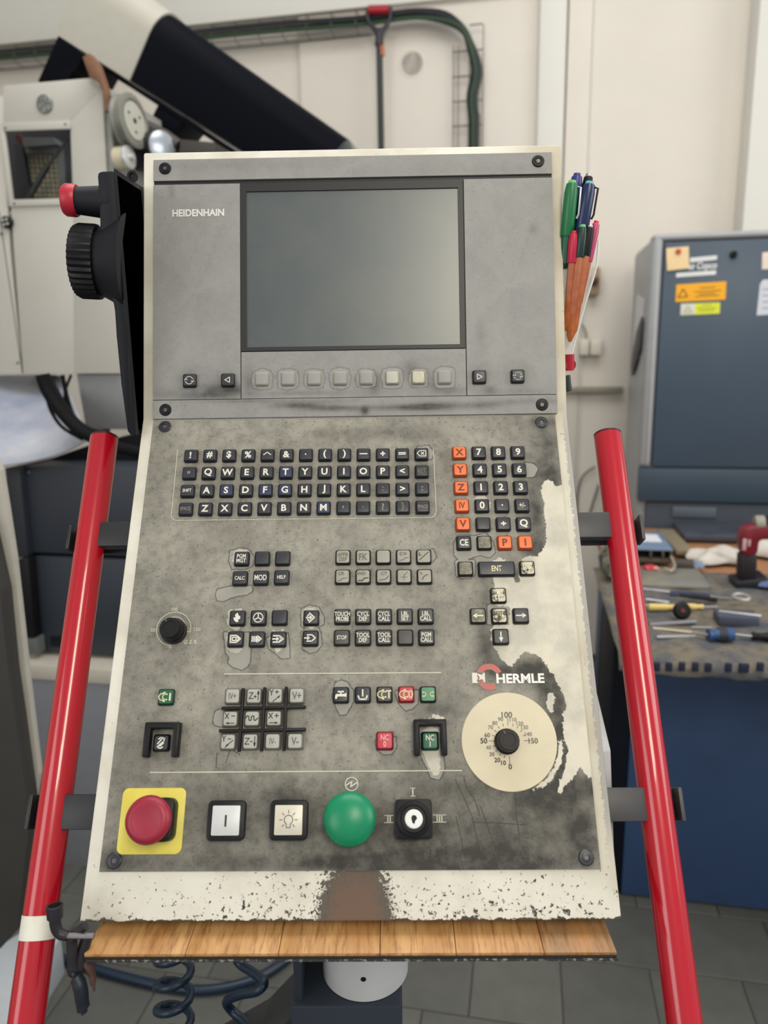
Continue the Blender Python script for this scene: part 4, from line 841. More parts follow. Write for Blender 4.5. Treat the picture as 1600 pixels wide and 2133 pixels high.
# hoses
M_hose = mat('hose_blue_black', (18,38,58), .35, var=.1)
def coil(label, cx, ytop, pitch, rx, n, d, w_, ph=0, grow=0):
    pts = []; N = int(n*18)
    for i in range(N+1):
        t = i/18; a = t*2*math.pi+ph; pts.append(D(cx+rx*math.sin(a)+grow*t, ytop+pitch*t, d) + _f*(rx/FPX*d*math.cos(a)*.9))
    mb = MB(); mb.tube(pts, w_, n=12); mb.build('coiled_hose', M_hose, None, label=label, cat='hose')
coil('tightly coiled blue-black hose hanging below the shelf board', 362, 1968, 51, 35, 4.2, .95, .0052, .8)
mb = MB(); mb.tube([D(x, y, .90+.02*math.sin(i)) for i, (x, y) in enumerate(((484,1950),(488,1985),(500,2008),(526,2025),(550,2046),(536,2064),(500,2072),(472,2086),(484,2106),(512,2130),(530,2165)))], .0056, n=12, smooth=6); mb.build('waved_hose', M_hose, None, label='loosely waved blue-black hose hanging left of the grey column', cat='hose')
fp = [hit(FW, x, y, 2, .012) for x, y in ((60,1960),(110,1990),(180,2012),(240,2030),(330,2052),(410,2062),(480,2055),(540,2035),(590,2003),(625,1970))]
mb = MB(); mb.tube(fp, .0105, n=12, smooth=5); mb.build('floor_hose', M_hose, None, label='thick blue-black hose curving across the grey tiled floor', cat='hose')
# ------------------------------------------------------------------ the room (room frame FR: s right, t away, z up)
WT = 3.45
M_wall = mat('wall_cream', (218,211,200), .7, var=.03, scale=3, bump=.3)
M_wall2 = mat('wall_white', (216,214,206), .6, var=.02, scale=3)
def s_at(px, py, t): return RT(px, py, t).x
wall = MB(); s1 = s_at(630,200,WT)
wall.box(-3.6, s1, WT, WT+.15, 0, 3.9); w0 = wall.build('wall_back', M_wall, None, FR, o=(0, WT, 0), kind='structure')
mb = MB(); mb.box(s1, 2.9, WT-.02, WT+.15, 0, 3.9); mb.build('wall_panel', M_wall, w0, FR, o=(0, WT, 0))
for a, b, th, m in ((1122,1177,.06,M_wall2), (1232,1238,.028,M_wall2), (1553,1760,.16,M_wall2), (1181,1231,.03,M_wall)):
    mb = MB(); mb.box(s_at(a,150,WT-.02), s_at(b,150,WT-.02), WT-th, WT+.02, 0, 3.9, .004); mb.build('wall_post', m, w0, FR, o=(0, WT, 0))
mb = MB(); mb.box(s_at(1178.5,150,WT-.02), s_at(1181.5,150,WT-.02), WT-.024, WT+.02, 0, 3.9); mb.build('wall_joint', mat('joint_dark', (90,84,76), .8), w0, FR, o=(0, WT, 0))
pzt = RT(900,2,WT-.02).z
mb = MB(); mb.box(-3.6, s_at(1120,10,WT), WT-.05, WT, pzt-.01, pzt+.35, .006); mb.build('wall_beam', M_wall2, w0, FR, o=(0, WT, 0))
c = RT(858,133,WT-.02); rr = s_at(885,133,WT)-s_at(858,133,WT); mb = MB(); mb.lathe([(rr*1.02,0),(rr*.98,.002),(rr*.86,.002),(rr*.82,0)], c=c, ax=(0,-1,0), n=36); mb.build('painted_cover', M_wall, w0, FR)
mb = MB(); mb.box(-3.8, -3.6, -2.4, WT+.15, 0, 3.9); mb.build('wall_left', M_wall, None, FR, o=(-3.7, 0, 0), kind='structure')
# floor: grout slab with laid tiles
fl = MB(); fl.box(-3.6, 3.2, -1.4, WT, -.06, -.0015); flo = fl.build('floor', mat('grout', (62,60,56), .9), None, FR, o=(0,0,0), kind='structure')
M_tile = mat('floor_tile_grey', (92,93,88), .42, var=.12, scale=14); M_tile2 = mat('floor_tile_grey_b', (86,87,83), .45, var=.12, scale=14)
TS = .20; t0 = RZ(1130,1988,0).y; s0 = RZ(984,2030,0).x
tm = []
for m in (M_tile, M_tile2):
    mb = MB(); mb.box(-TS/2+.0018, TS/2-.0018, -TS/2+.0018, TS/2-.0018, -.003, 0, .0008, seg=1); me = mb.mesh('tile'); me.materials.append(m); tm.append(me)
cnt = 0; far = MB()
for j in range(-13, 13):
    for i in range(-17, 16):
        tc_ = t0 - TS/2 + j*TS; sc_ = s0 + TS/2 + i*TS - (TS/2 if j % 2 else 0)
        if tc_ > WT-.1 or sc_ > 3.1 or sc_ < -3.4: continue
        if .75 < tc_ < 2.5 and abs(sc_) < .25+tc_*.62:
            inst('tile', tm[(i*7+j*3) % 2], flo, FR @ T(sc_, tc_, random.uniform(-.0004,.0004))); cnt += 1
        else: far.box(sc_-TS/2+.0018, sc_+TS/2-.0018, tc_-TS/2+.0018, tc_+TS/2-.0018, -.003, 0)
far.build('tile_field', M_tile, flo, FR, o=(0,0,0), smooth=False, kind='stuff'); print('tiles', cnt)
# ------------------------------------------------------------------ wire trays, cable bundle, shovel
M_wire = mat('zinc_wire', (112,104,98), .4, .6)
ty = WT-.10
za = RT(640,70,ty).z; zb_ = RT(640,29,ty).z; sL, sR = -3.3, s_at(770,60,ty)
tr = thing('wire_cable_tray', 'horizontal wire basket cable tray high on the back wall', 'cable tray', (sL, ty, za), FR)
for z, y in ((za,WT-.03),(za,ty),(zb_,ty),(zb_,WT-.03),((za+zb_)/2,ty)):
    mb = MB(); mb.tube([(sL,y,z),(sR,y,z)], .0026, n=6); mb.build('long_wire', M_wire, tr, FR)
mb = MB(); mb.tube([(0,WT-.03,zb_),(0,ty,zb_),(0,ty,za),(0,WT-.03,za)], .0022, n=6); cw = mb.mesh('cross_wire', o=(0,0,za)); cw.materials.append(M_wire)
x = sL+.05
while x < sR: inst('cross_wire', cw, tr, FR @ T(x, 0, za)); x += .105
lad = thing('wire_cable_ladder', 'vertical wire mesh cable ladder on wall right of the shovel', 'cable tray', (s_at(970,60,ty), ty, 1.4), FR)
for px in (942, 952, 975, 1003):
    p = RT(px, 300, ty); p1 = RT(px, 40 if px > 990 else 85, ty); mb = MB(); mb.tube([(p.x, WT-.05, .9), (p.x, WT-.05, p1.z)], .0022, n=6); mb.build('long_wire', M_wire, lad, FR)
a_, b_ = RT(940,96,ty).x, RT(1004,96,ty).x
for k in range(18):
    z = RT(970, 96, ty).z - k*.094+.094; mb = MB(); mb.tube([(a_ if k else a_+.07, WT-.05, z),(b_, WT-.05, z)], .0026, n=6); mb.build('cross_wire', M_wire, lad, FR)
cb = thing('cable_bundle', 'bundle of black and green cables bending from tray down the wall', 'cable', (s_at(985,300,ty), ty, 1.3), FR)
path = [(-40,118),(160,99),(330,84),(450,68),(600,54),(740,44),(800,36),(870,28),(930,34),(965,60),(985,105),(993,150),(984,200),(987,250),(987,300)]
for k, (dx, dy, r, m) in enumerate(((0,0,.013,'c'), (7,7,.011,'g'), (-7,-6,.010,'c'), (4,-4,.011,'c'), (-2,9,.008,'g'))):
    pts = [RT(px+dx*(1 if i > 9 else .3), py+dy*(1 if i < 9 else .3)+ (6 if k % 2 and 7 < i < 11 else 0), ty+.03-.008*k) for i, (px, py) in enumerate(path)]
    e = pts[-1].copy(); pts += [Vector((e.x, e.y, 1.0))]
    mb = MB(); mb.tube(pts, r, n=8, smooth=4); mb.build('cable', mat('cable_black', (22,26,30), .45) if m == 'c' else mat('cable_green', (40,66,44), .45), cb, FR)
sh = thing('shovel', 'long black shafted shovel with red D grip hanging on the wall', 'shovel', (s_at(793,300,ty), WT-.12, .95), FR)
def W(px, py, t=WT-.12): return RT(px, py, t)
mb = MB(); mb.tube([W(768,21), W(811,20)], .017, n=16); mb.build('grip', mat('grip_red', (158,24,36), .45), sh, FR)
mb = MB(); mb.tube([W(766,16), W(766,40), W(778,58), W(789,72), W(790,95)], [.008,.008,.010,.016,.018], n=12, smooth=3); mb.tube([W(813,15), W(813,38), W(802,58), W(791,72), W(790,95)], [.008,.008,.010,.016,.018], n=12, smooth=3); mb.build('d_yoke', mat('yoke_dark', (44,40,48), .5), sh, FR)
mb = MB(); mb.tube([W(796,95), W(797,116)], .010, n=10); mb.build('collar', mat('collar_orange', (190,104,62), .5), sh, FR)
p = W(790,80); mb = MB(); mb.tube([(p.x, p.y, p.z), (p.x+.004, p.y+.01, 1.25)], .0135, n=14); mb.build('shaft', mat('shaft_black', (30,34,36), .4), sh, FR)
mb = MB(); mb.prism([(p.x-.10,1.26),(p.x+.11,1.26),(p.x+.11,1.05),(p.x+.06,.98),(p.x,.95),(p.x-.06,.98),(p.x-.10,1.05)], p.y+.004, p.y+.008, axis=1, bev=.001); mb.build('blade', M_dsteel, sh, FR)
# wall fittings
tf = WT-.03
def wbox(name, label, cat, x0, x1, y0, y1, dep, m, t=tf, F=FR):
    a = RT(x0, (y0+y1)/2, t-dep); b = RT(x1, (y0+y1)/2, t-dep); c = RT((x0+x1)/2, y0, t-dep); d = RT((x0+x1)/2, y1, t-dep)
    return a.x, b.x, d.z, c.z
a, b, c, d = wbox('','','',1224,1250,556,614,.05,None)
tb = thing('wall_junction_box', 'small tan junction box with brown cap on wall behind the pens', 'switch', ((a+b)/2, tf, c), FR)
mb = MB(); mb.box(a, b, tf-.05, tf, c, d, .006); mb.build('box_body', mat('tan_box', (150,132,104), .5), tb, FR)
mb = MB(); mb.lathe([(.018,0),(.018,.018),(.012,.022),(.0001,.022)], c=((a+b)/2, tf-.049, (c+d)/2), ax=(0,-1,0), n=20); mb.build('box_cap', mat('brown_cap', (84,36,32), .4), tb, FR)
so = None
for x0, x1, lb in ((1208,1228,'left'), (1230,1254,'right')):
    a, b, c, d = wbox('','','',x0,x1,706,740,.04,None)
    mb = MB(); mb.box(a, b, tf-.04, tf, c, d, .006); mb.build('wall_socket', mat('socket_cream', (214,208,194), .4), None, FR, label='small cream wall socket box, %s one of the pair behind the pen sleeve' % lb, cat='socket', group='wall sockets behind the pen sleeve')
mb = MB(); mb.tube([W(1212,676,tf-.02), W(1220,690,tf-.03), W(1222,706,tf-.03)], .004, n=8, smooth=4); mb.build('short_cable', mat('cable_grey', (110,108,102), .5), None, FR, label='short grey cable bending into the socket box', cat='cable')
a = RT(1150,818,tf-.02); b = RT(1297,806,tf-.02); z = (a.z+b.z)/2
mb = MB(); mb.box(a.x, b.x, tf-.035, tf, z-.012, z+.012, .003); mb.build('cable_trunking', mat('trunking_grey', (140,134,122), .5), None, FR, label='thin grey horizontal cable trunking on wall beside the compressor', cat='trunking')
mb = MB(); mb.tube([W(1240,972,WT-.04), W(1214,992,WT-.04), W(1203,1030,WT-.04), W(1203,1075,WT-.04)], .004, n=8, smooth=5); mb.tube([W(1247,1010,WT-.04), W(1236,1045,WT-.04), W(1226,1078,WT-.04)], .004, n=8, smooth=5); mb.build('looped_cable', mat('cable_grey2', (92,90,86), .5), None, FR, label='thin grey cable looping down behind the right red bar', cat='cable')
# ------------------------------------------------------------------ compressor cabinet
CT = 2.80
M_cg = mat('cabinet_grey', (160,162,164), .42, var=.04); M_cb = mat('cabinet_slate', (62,78,94), .4, var=.05, scale=6)
tl = RT(1352,488,CT); sl = (RT(1352,488,CT).x+RT(1330,1040,CT).x)/2; sl = RT(1345,760,CT).x; zt_ = RT(1480,482,CT).z; zs = RT(1420,975,CT).z; dep = .46; sr = sl+1.15
cmp_ = thing('compressor_cabinet', 'tall grey compressor cabinet with slate blue door behind the workbench', 'cabinet', (sl+.5, CT+.2, 0), FR)
mb = MB(); mb.box(sl, sr, CT+.03, CT+dep, .0, zt_, .03, seg=4); mb.build('cabinet_body', M_cg, cmp_, FR)
dl = RT(1372,700,CT).x; dt = RT(1480,501,CT).z
mb = MB(); mb.box(sl, dl, CT, CT+.08, zs, zt_, .022, seg=4); mb.box(sl+.001, sr, CT+.001, CT+.08, dt+.006, zt_-.0005, .018, seg=4); mb.build('front_frame', M_cg, cmp_, FR)
mb = MB(); mb.box(dl+.004, sr-.03, CT+.004, CT+.05, zs+.004, dt, .004); mb.build('cabinet_door', M_cb, cmp_, FR)
z2 = RT(1450,1046,CT).z
mb = MB(); mb.box(sl+.0, sr-.02, CT-.004, CT+.05, z2, zs-.002, .004); mb.build('lower_panel', mat('cabinet_slate_dark', (54,70,84), .42, var=.05, scale=6), cmp_, FR)
mb = MB(); mb.box(sl+.03, sr-.02, CT+.012, CT+.06, .05, z2-.006, .004); mb.build('base_panel', mat('cabinet_base', (56,64,76), .5), cmp_, FR)
a = RT(1402,1056,CT); b = RT(1492,1080,CT); mb = MB(); mb.box(a.x, b.x, CT+.004, CT+.0125, b.z, a.z, .002); mb.build('name_plate', mat('plate_grey', (86,96,106), .4), cmp_, FR)
def sticker(name, pts, m, lift=.001, label=None, parent=cmp_):
    q = [RT(x, y, CT+.004) for x, y in pts]; mb = MB(); mb.prism([(v.x, v.z) for v in q], CT+.004-lift-.0008, CT+.004-lift+.0004, axis=1); return mb.build(name, m, parent, FR, smooth=False, label=label)
def flatmark(name, lines, w_, m, parent, lift=.0022):
    mb = MB(); 
    for ln in lines:
        q = [RT(x, y, CT+.004) for x, y in ln]
        for a, b in zip(q, q[1:]):
            d = Vector((b.x-a.x, 0, b.z-a.z)).normalized(); n_ = Vector((-d.z, 0, d.x))*w_/2; y = CT+.004-lift
            mb.face([(v.x, y, v.z) for v in (a-n_, b-n_, b+n_, a+n_)])
    mb.build(name, m, parent, FR, smooth=False)
WH = mat('sticker_white', (216,218,216), .5)
sticker('badge_bar', [(1438,537),(1494,532),(1493,541),(1437,547)], WH); sticker('badge_bar', [(1409,569),(1492,563),(1491,572),(1408,578)], WH)
p = RT(1471,555,CT+.002); q_ = RT(1450,555,CT+.002)
MT = FR @ T(p.x, CT+.0022, p.z) @ Matrix.Rotation(R(90), 4, 'X')
me = text_mesh('as Copco', .030, WH, .03, shear=.25); wtx = max(v.co.x for v in me.vertices)-min(v.co.x for v in me.vertices)
k_ = (RT(1494,555,CT).x-RT(1434,555,CT).x)/wtx; inst('lettering', me, cmp_, FR @ T((RT(1434,555,CT).x+RT(1494,555,CT).x)/2, CT+.0022, RT(1464,555,CT).z) @ Matrix.Rotation(R(90), 4, 'X') @ Matrix.Diagonal((k_, 1.0, 1, 1)))
ws = sticker('warning_sticker', [(1409,593),(1513,586),(1511,624),(1407,629)], mat('sticker_orange', (240,170,14), .5, var=.02), label='orange warning sticker with triangle')
flatmark('sticker_print', [[(1412,620),(1423,602),(1432,618),(1412,620)]], .004, mat('print_brown', (110,74,16), .6), ws)
flatmark('sticker_print', [[(1458,600),(1490,598)],[(1446,608),(1502,605)],[(1455,613),(1490,611)],[(1448,618),(1498,615)]], .0028, MATS['print_brown'], ws)
ys = sticker('warning_sticker', [(1418,633),(1500,630),(1499,653),(1417,657)], mat('sticker_yellow', (218,222,50), .5, var=.02), label='yellow and white warning sticker')
sticker('sticker_panel', [(1419,634),(1447,633),(1446,655),(1418,656)], mat('sticker_lilac', (206,206,222), .5), .0018, parent=ys)
flatmark('sticker_print', [[(1425,651),(1433,638),(1440,650),(1425,651)]], .005, mat('print_lime', (190,196,70), .6), ys, .0034)
flatmark('sticker_print', [[(1462,636),(1482,635)],[(1452,643),(1492,641)],[(1455,648),(1488,646)]], .003, mat('print_olive', (150,156,50), .6), ys)
sticker('notice_sticker', [(1588,526),(1640,522),(1640,560),(1587,561)], mat('sticker_pale', (226,210,196), .5))
ns = sticker('notice_sticker', [(1583,592),(1589,583),(1660,578),(1660,652),(1576,657)], mat('sticker_bluewhite', (204,208,216), .5))
flatmark('sticker_print', [[(1588,603+k*13),(1650,600+k*13)] for k in range(4)], .006, mat('print_pale', (170,174,188), .6), ns)
p = RT(1528,530,CT); mb = MB(); mb.lathe([(.012,0),(.012,.010),(.006,.012),(.006,.004)], c=(p.x, CT+.004, p.z), ax=(0,-1,0), n=20); mb.build('door_lock', M_black, cmp_, FR)
pn = thing('pinned_note', 'small yellowed paper note stuck with a red magnet on the slate door', 'note', tuple(RT(1410,560,CT)), FR)
q = [RT(*v, CT-.001) for v in ((1388,517),(1435,513),(1436,559),(1390,564))]; mb = MB(); mb.prism([(v.x, v.z) for v in q], CT-.0010, CT+.0006, axis=1); mb.build('paper', mat('note_paper', (232,204,156), .7), pn, FR)
p = RT(1413,524,CT-.001); mb = MB(); mb.lathe([(.009,0),(.009,.004),(.0001,.005)], c=(p.x, CT-.001, p.z), ax=(0,-1,0), n=18); mb.build('magnet', mat('magnet_red', (176,66,34), .4), pn, FR)
# document pocket on the cabinet's left flank
dp = thing('document_pocket', 'paper document in wall pocket on the left flank of the compressor cabinet', 'document', (sl-.02, CT+.2, 1.2), FR)
z1, z0 = RT(1318,610,CT+.2).z, RT(1318,745,CT+.2).z
mb = MB(); mb.prism([(CT+.10, z1-.03), (CT+.30, z1), (CT+.32, z0+.05), (CT+.14, z0)], sl-.004, sl-.0012, axis=0); mb.build('paper', mat('paper_white', (214,212,216), .6), dp, FR)
mb = MB(); mb.prism([(CT+.08, z1-.09), (CT+.20, z1-.14), (CT+.30, z0-.03), (CT+.26, z0-.07), (CT+.09, z0+.03)], sl-.012, sl-.005, axis=0, bev=.001); mb.build('pocket', mat('pocket_dark', (60,56,60), .5), dp, FR)
# ------------------------------------------------------------------ workbench with cloth
BZ = .77
fe = RZ(1500,1372,BZ); sb0 = RZ(1345,1380,BZ).x; tf_ = fe.y+.002; bx1 = sb0+1.5; tback = CT-.02
bench = thing('workbench', 'workbench with navy blue front panel under the compressor cabinet', 'workbench', (sb0+.7, (tf_+tback)/2, 0), FR)
M_bt = mat('bench_top_wood', (168,120,84), .6, var=.15, scale=12)
mb = MB(); mb.box(sb0, bx1, tf_+.005, tback, BZ-.04, BZ-.006, .003); mb.build('bench_top', M_bt, bench, FR)
pf = RZ(1520,1892,0).y; s2 = sb0+.02
M_navy = mat('bench_navy', (50,74,112), .5, var=.08, scale=8)
mb = MB(); mb.box(s2, bx1, pf, pf+.03, .006, BZ-.042, .003); mb.build('front_panel', M_navy, bench, FR)
mb = MB(); mb.box(s2, s2+.03, pf+.03, tback-.05, .006, BZ-.042, .003); mb.box(bx1-.03, bx1, pf+.03, tback-.05, .006, BZ-.042, .003); mb.build('side_panel', M_navy, bench, FR)
# cloth over the bench: top sheet and front hem with woven navy checks
clo = thing('bench_cloth', 'stained grey-brown cloth with navy checked hem covering the workbench', 'cloth', (sb0+.7, tf_, BZ), FR)
def cloth_mat():
    m = bpy.data.materials.new('stained_cloth'); m.use_nodes = True; nt = m.node_tree; b = nt.nodes['Principled BSDF']
    tc = nd(nt, 'ShaderNodeTexCoord').outputs['Object']; n1 = noise(nt, tc, 6, 6, .7); n2 = noise(nt, tc, 50, 5, .7)
    c = mixc(nt, sstep(nt, n1, .38, .62), (80,84,92), (122,112,94)); c = mixc(nt, mathn(nt, 'MULTIPLY', sstep(nt, n2, .48, .7), .5), c, (56,54,54))
    nt.links.new(c, b.inputs['Base Color']); b.inputs['Roughness'].default_value = .85; return m
M_cloth = cloth_mat()
t = bmesh.new(); rows_ = []; nx, ny = 70, 44
hemz = RT(1500,1405,tf_-.03).z
prof_ = []
tm_ = tf_ + .62
for k in range(ny):
    f = k/(ny-1)
    if f < .62: prof_.append((tm_+(tf_-tm_)*(f/.62), BZ+.001))
    elif f < .76: a = (f-.62)/.14*math.pi/2; prof_.append((tf_-.03*math.sin(a), BZ-.03+.03*math.cos(a)))
    else: prof_.append((tf_-.03-.004*(f-.76), BZ-.03-(BZ-.03-hemz)*(f-.76)/.24))
V = []
for k, (tt, zz) in enumerate(prof_):
    for i in range(nx):
        s = sb0-.05+(bx1+.02-sb0+.05)*i/(nx-1); wv = .5+.5*math.sin(s*31+k*.25)*math.sin(s*13+1)
        V.append(t.verts.new((s, tt-(.008*wv if k > ny*.7 else 0), zz+(.0025*math.sin(s*23+tt*19)+.002*math.sin(s*57-tt*31) if k < ny*.62 else 0)+.002)))
for k in range(ny-1):
    for i in range(nx-1): t.faces.new((V[k*nx+i], V[k*nx+i+1], V[(k+1)*nx+i+1], V[(k+1)*nx+i]))
mb = MB(); mb.add(t); ob = mb.build('cloth_sheet', M_cloth, clo, FR, o=(sb0+.7, tf_, BZ))
md = ob.modifiers.new('th', 'SOLIDIFY'); md.thickness = .003; md.offset = -1
ck = mat('check_navy', (30,38,62), .8); zc = (RT(1500,1378,tf_-.035).z+RT(1500,1395,tf_-.035).z)/2
for x in (1342,1368,1393,1420,1448,1475,1517,1549,1583): 
    a = RT(x, 1388, tf_-.036); w_ = .017 if x != 1549 else .026; k = random.uniform(-.002,.002)
    mb = MB(); mb.box(a.x-w_*.36, a.x+w_*.36, tf_-.0425, tf_-.034, a.z-.009+k, a.z+.008+k, .0005); mb.build('woven_check', ck, clo, FR)
# dark rounded end of the bench / cushion
M_dk = mat('navy_leather', (10,15,26), .6, var=.1, scale=10, spec=.2)
t0_ = pf+.0; t1_ = pf+.34; tp = BZ-.045
pts = [(t0_, .006), (t0_, tp), (t1_-.09, tp)]+[(t1_-.09+.09*math.sin(R(x)), tp-.11+.11*math.cos(R(x))) for x in (20,40,60,80,90)]+[(t1_, .006)]
mb = MB(); mb.prism(pts, sb0-.03, sb0+.019, axis=0, bev=.006); mb.build('end_panel', M_dk, bench, FR)
mg = mat('blanket_grey', (124,122,112), .85, var=.15, scale=20)
pb = RZ(1255,1215,BZ+.006); gc = thing('folded_blanket', 'rolled grey blanket lying on the left end of the workbench', 'blanket', (pb.x, pb.y+.05, BZ+.006), FR)
x0, x1 = max(sb0+.0, RZ(1200,1215,BZ).x), RZ(1296,1215,BZ).x
for k, (zz, rr_, tt) in enumerate(((BZ+.054,.045,pb.y+.03), (BZ+.125,.036,pb.y+.07), (BZ+.052,.042,pb.y+.115))):
    mb = MB(); N = 12
    mb.tube([(x0+(x1-x0)*i/N, tt+.006*math.sin(i*1.3+k), zz+.004*math.sin(i*2+k)) for i in range(N+1)], rr_, n=20); mb.build('roll', mg, gc, FR)
# ------------------------------------------------------------------ tools on the bench
bz = BZ+.006
def BT(x, y, h=0): return RZ(x, y, bz+h)
def one(name, label, cat, mb, m, group=None): return mb.build(name, m, None, FR, label=label, cat=cat, group=group)
def rod(label, a, b, r, m=M_steel, cat='rod', name='steel_rod', n=10, mid=None, group='small metal tools on the bench cloth'):
    p, q = BT(*a), BT(*b); p.z = q.z = bz+r; mb = MB(); pts = [p]+([Vector((BT(*x).x, BT(*x).y, bz+r)) for x in mid] if mid else [])+[q]
    mb.tube(pts, r, n=n); return one(name, label, cat, mb, m, group)
# parts organiser
oa, ob_ = BT(1322,1172), BT(1398,1172)
og = thing('parts_organiser', 'small organiser box with blue-grey lid and two dark compartments', 'box', ((oa.x+ob_.x)/2, oa.y+.03, bz), FR)
mb = MB(); mb.box(oa.x, ob_.x, oa.y, oa.y+.24, bz, bz+.012, .002); mb.box(oa.x, ob_.x, oa.y+.05, oa.y+.24, bz+.012, bz+.035, .003)
for x in (oa.x, (oa.x*1.2+ob_.x*.8)/2, (oa.x*.55+ob_.x*1.45)/2, ob_.x-.006): mb.box(x, x+.006, oa.y, oa.y+.05, bz+.012, bz+.035, .001)
mb.build('organiser_body', mat('organiser_brown', (84,76,66), .6), og, FR)
mb = MB(); mb.box(oa.x+.004, ob_.x-.006, oa.y+.035, oa.y+.049, bz+.012, bz+.033); mb.build('compartment', M_black, og, FR)
mb = MB(); mb.box(oa.x, ob_.x+.004, oa.y+.01, oa.y+.24, bz+.0355, bz+.041, .002); mb.build('lid', mat('lid_bluegrey', (116,134,160), .35), og, FR)
a, b = BT(1330,1126,.04), BT(1358,1104,.04); mb = MB(); mb.box(a.x, b.x+.005, a.y-.02, a.y+.08, bz+.0415, bz+.0425); one('paper_slip', 'white paper slip lying on the blue-grey organiser lid', 'paper', mb, mat('paper', (220,222,228), .6))
p, q = BT(1385,1112), BT(1428,1158); mb = MB(); d = (q-p); nrm = Vector((-d.y, d.x, 0)).normalized()*.028
mb.prism([tuple((p-nrm)[:2]), tuple((q-nrm)[:2]), tuple((q+nrm*.9)[:2]), tuple((p+nrm)[:2])], bz, bz+.018, bev=.005); one('sanding_block', 'long tan sanding block behind the organiser box', 'sanding block', mb, mat('tan_block', (128,118,96), .8))
a, b = BT(1424,1124), BT(1610,1096); mb = MB(); mb.box(a.x, b.x+.1, a.y, a.y+.20, bz-.004, bz+.018, .003); one('steel_plate', 'large dark steel plate lying at the back of the workbench', 'plate', mb, mat('plate_dark', (78,84,96), .4, .3, var=.2, scale=20))
# rag
def lump(name, label, cat, c, rx, ry, rz, m, seed=1, rough_=.35, n=26):
    t = bmesh.new(); bmesh.ops.create_icosphere(t, subdivisions=4, radius=1); rnd = random.Random(seed); ph = [(rnd.uniform(1.2,4.5), rnd.uniform(0,6), rnd.uniform(1.2,4.5), rnd.uniform(0,6)) for _ in range(5)]
    for v in t.verts:
        k = 1+rough_*sum(math.sin(a*v.co.x*1.6+b+v.co.z)*math.cos(c_*v.co.y*1.6+d_) for a, b, c_, d_ in ph)/3
        v.co = Vector((v.co.x*k*rx, v.co.y*k*ry, max(-.15, v.co.z*k)*rz))
    bmesh.ops.translate(t, vec=Vector(c)+Vector((0,0,rz*.15)), verts=t.verts); mb = MB(); mb.add(t); return one(name, label, cat, mb, m)
M_rag = mat('rag_white', (206,200,190), .85, var=.12, scale=30)
p = BT(1500,1165); lump('rag', 'crumpled off-white rag left of the red drill', 'rag', (p.x, p.y, bz), .085, .06, .030, M_rag, 3)
p = BT(1592,1150); lump('rag', 'crumpled off-white rag right of the red drill at the photo edge', 'rag', (p.x+.02, p.y, bz), .075, .07, .040, M_rag, 8)
p = BT(1452,1182); lump('cleaning_sponge', 'pale blue sponge lump beside the tan work mat', 'sponge', (p.x, p.y, bz), .020, .02, .018, mat('sponge_blue', (132,144,164), .8), 5, .2)
p = BT(1428,1183); mb = MB(); mb.box(p.x-.03, p.x+.02, p.y-.015, p.y+.02, bz, bz+.022, .003); one('metal_block', 'brown-grey metal block left of the blue sponge', 'block', mb, mat('block_brown', (84,78,72), .5))
a, b = BT(1322,1222), BT(1478,1222); c2 = BT(1400,1188); mb = MB(); mb.prism([(x, y) for x, y in roundrect(a.x, b.x, a.y, c2.y, .02)], bz-.001, bz+.007, bev=.002); one('work_mat', 'tan and grey padded work mat with rounded end', 'mat', mb, mat('mat_tan', (140,132,112), .85, rgb2=(112,116,118), scale=14))
p = BT(1356,1190); lump('red_rag', 'small red and white rag at front of the organiser box', 'rag', (p.x, p.y, bz+.007), .022, .02, .010, mat('rag_red', (196,60,70), .8, rgb2=(220,206,190), scale=60, thr=(.56,.6)), 11, .25)
mb = MB(); P3 = [BT(1384,1184,.02), BT(1400,1188,.02), BT(1406,1176,.025), BT(1398,1160,.03)]; mb.tube(P3, .0035, n=8, smooth=5); one('bent_hook', 'bent pale wire hook in front of the organiser box', 'hook', mb, mat('hook_pale', (200,196,184), .35, .5))
rod('thin steel pin with bent tip lying on the tan work mat', (1336,1209), (1408,1212), .0022, mid=[(1396,1205)])
# drill
dp_ = BT(1562,1222)
dr_ = thing('cordless_drill', 'red and black cordless drill standing on its battery on the bench', 'drill', (dp_.x, dp_.y, bz), FR)
td = dp_.y
def DX(px, py, t=td): p = RT(px, py, t); return (p.x, p.z)
mb = MB(); mb.prism([DX(*v) for v in ((1526,1206),(1592,1197),(1600,1206),(1598,1222),(1588,1233),(1534,1229),(1526,1220))], td-.03, td+.05, axis=1, bev=.005); mb.build('battery', mat('battery_black', (24,26,34), .4), dr_, FR)
mb = MB(); mb.prism([DX(*v) for v in ((1576,1206),(1598,1202),(1592,1216),(1572,1213))], td-.0315, td-.0300, axis=1); mb.build('battery_label', mat('label_blue', (120,140,196), .4), dr_, FR)
mb = MB(); mb.prism([DX(*v) for v in ((1538,1150),(1575,1150),(1575,1180),(1572,1207),(1536,1206),(1536,1180))], td-.016, td+.02, axis=1, bev=.008); mb.build('grip', mat('grip_black', (34,24,30), .5), dr_, FR)
mb = MB(); mb.prism([DX(*v) for v in ((1538,1112),(1545,1098),(1560,1092),(1620,1084),(1640,1100),(1620,1120),(1578,1122),(1575,1150),(1556,1156),(1540,1150))], td-.022, td+.026, axis=1, bev=.008); mb.build('drill_body', mat('drill_red', (120,22,38), .4), dr_, FR)
a, b = DX(1543,1118), DX(1549,1142); mb = MB(); mb.box(a[0], b[0], td-.0235, td-.021, b[1], a[1], .0005); a, b = DX(1554,1120), DX(1558,1134); mb.box(a[0], b[0], td-.0235, td-.021, b[1], a[1], .0005); mb.build('switch_marks', mat('mark_pink', (200,160,166), .5), dr_, FR)
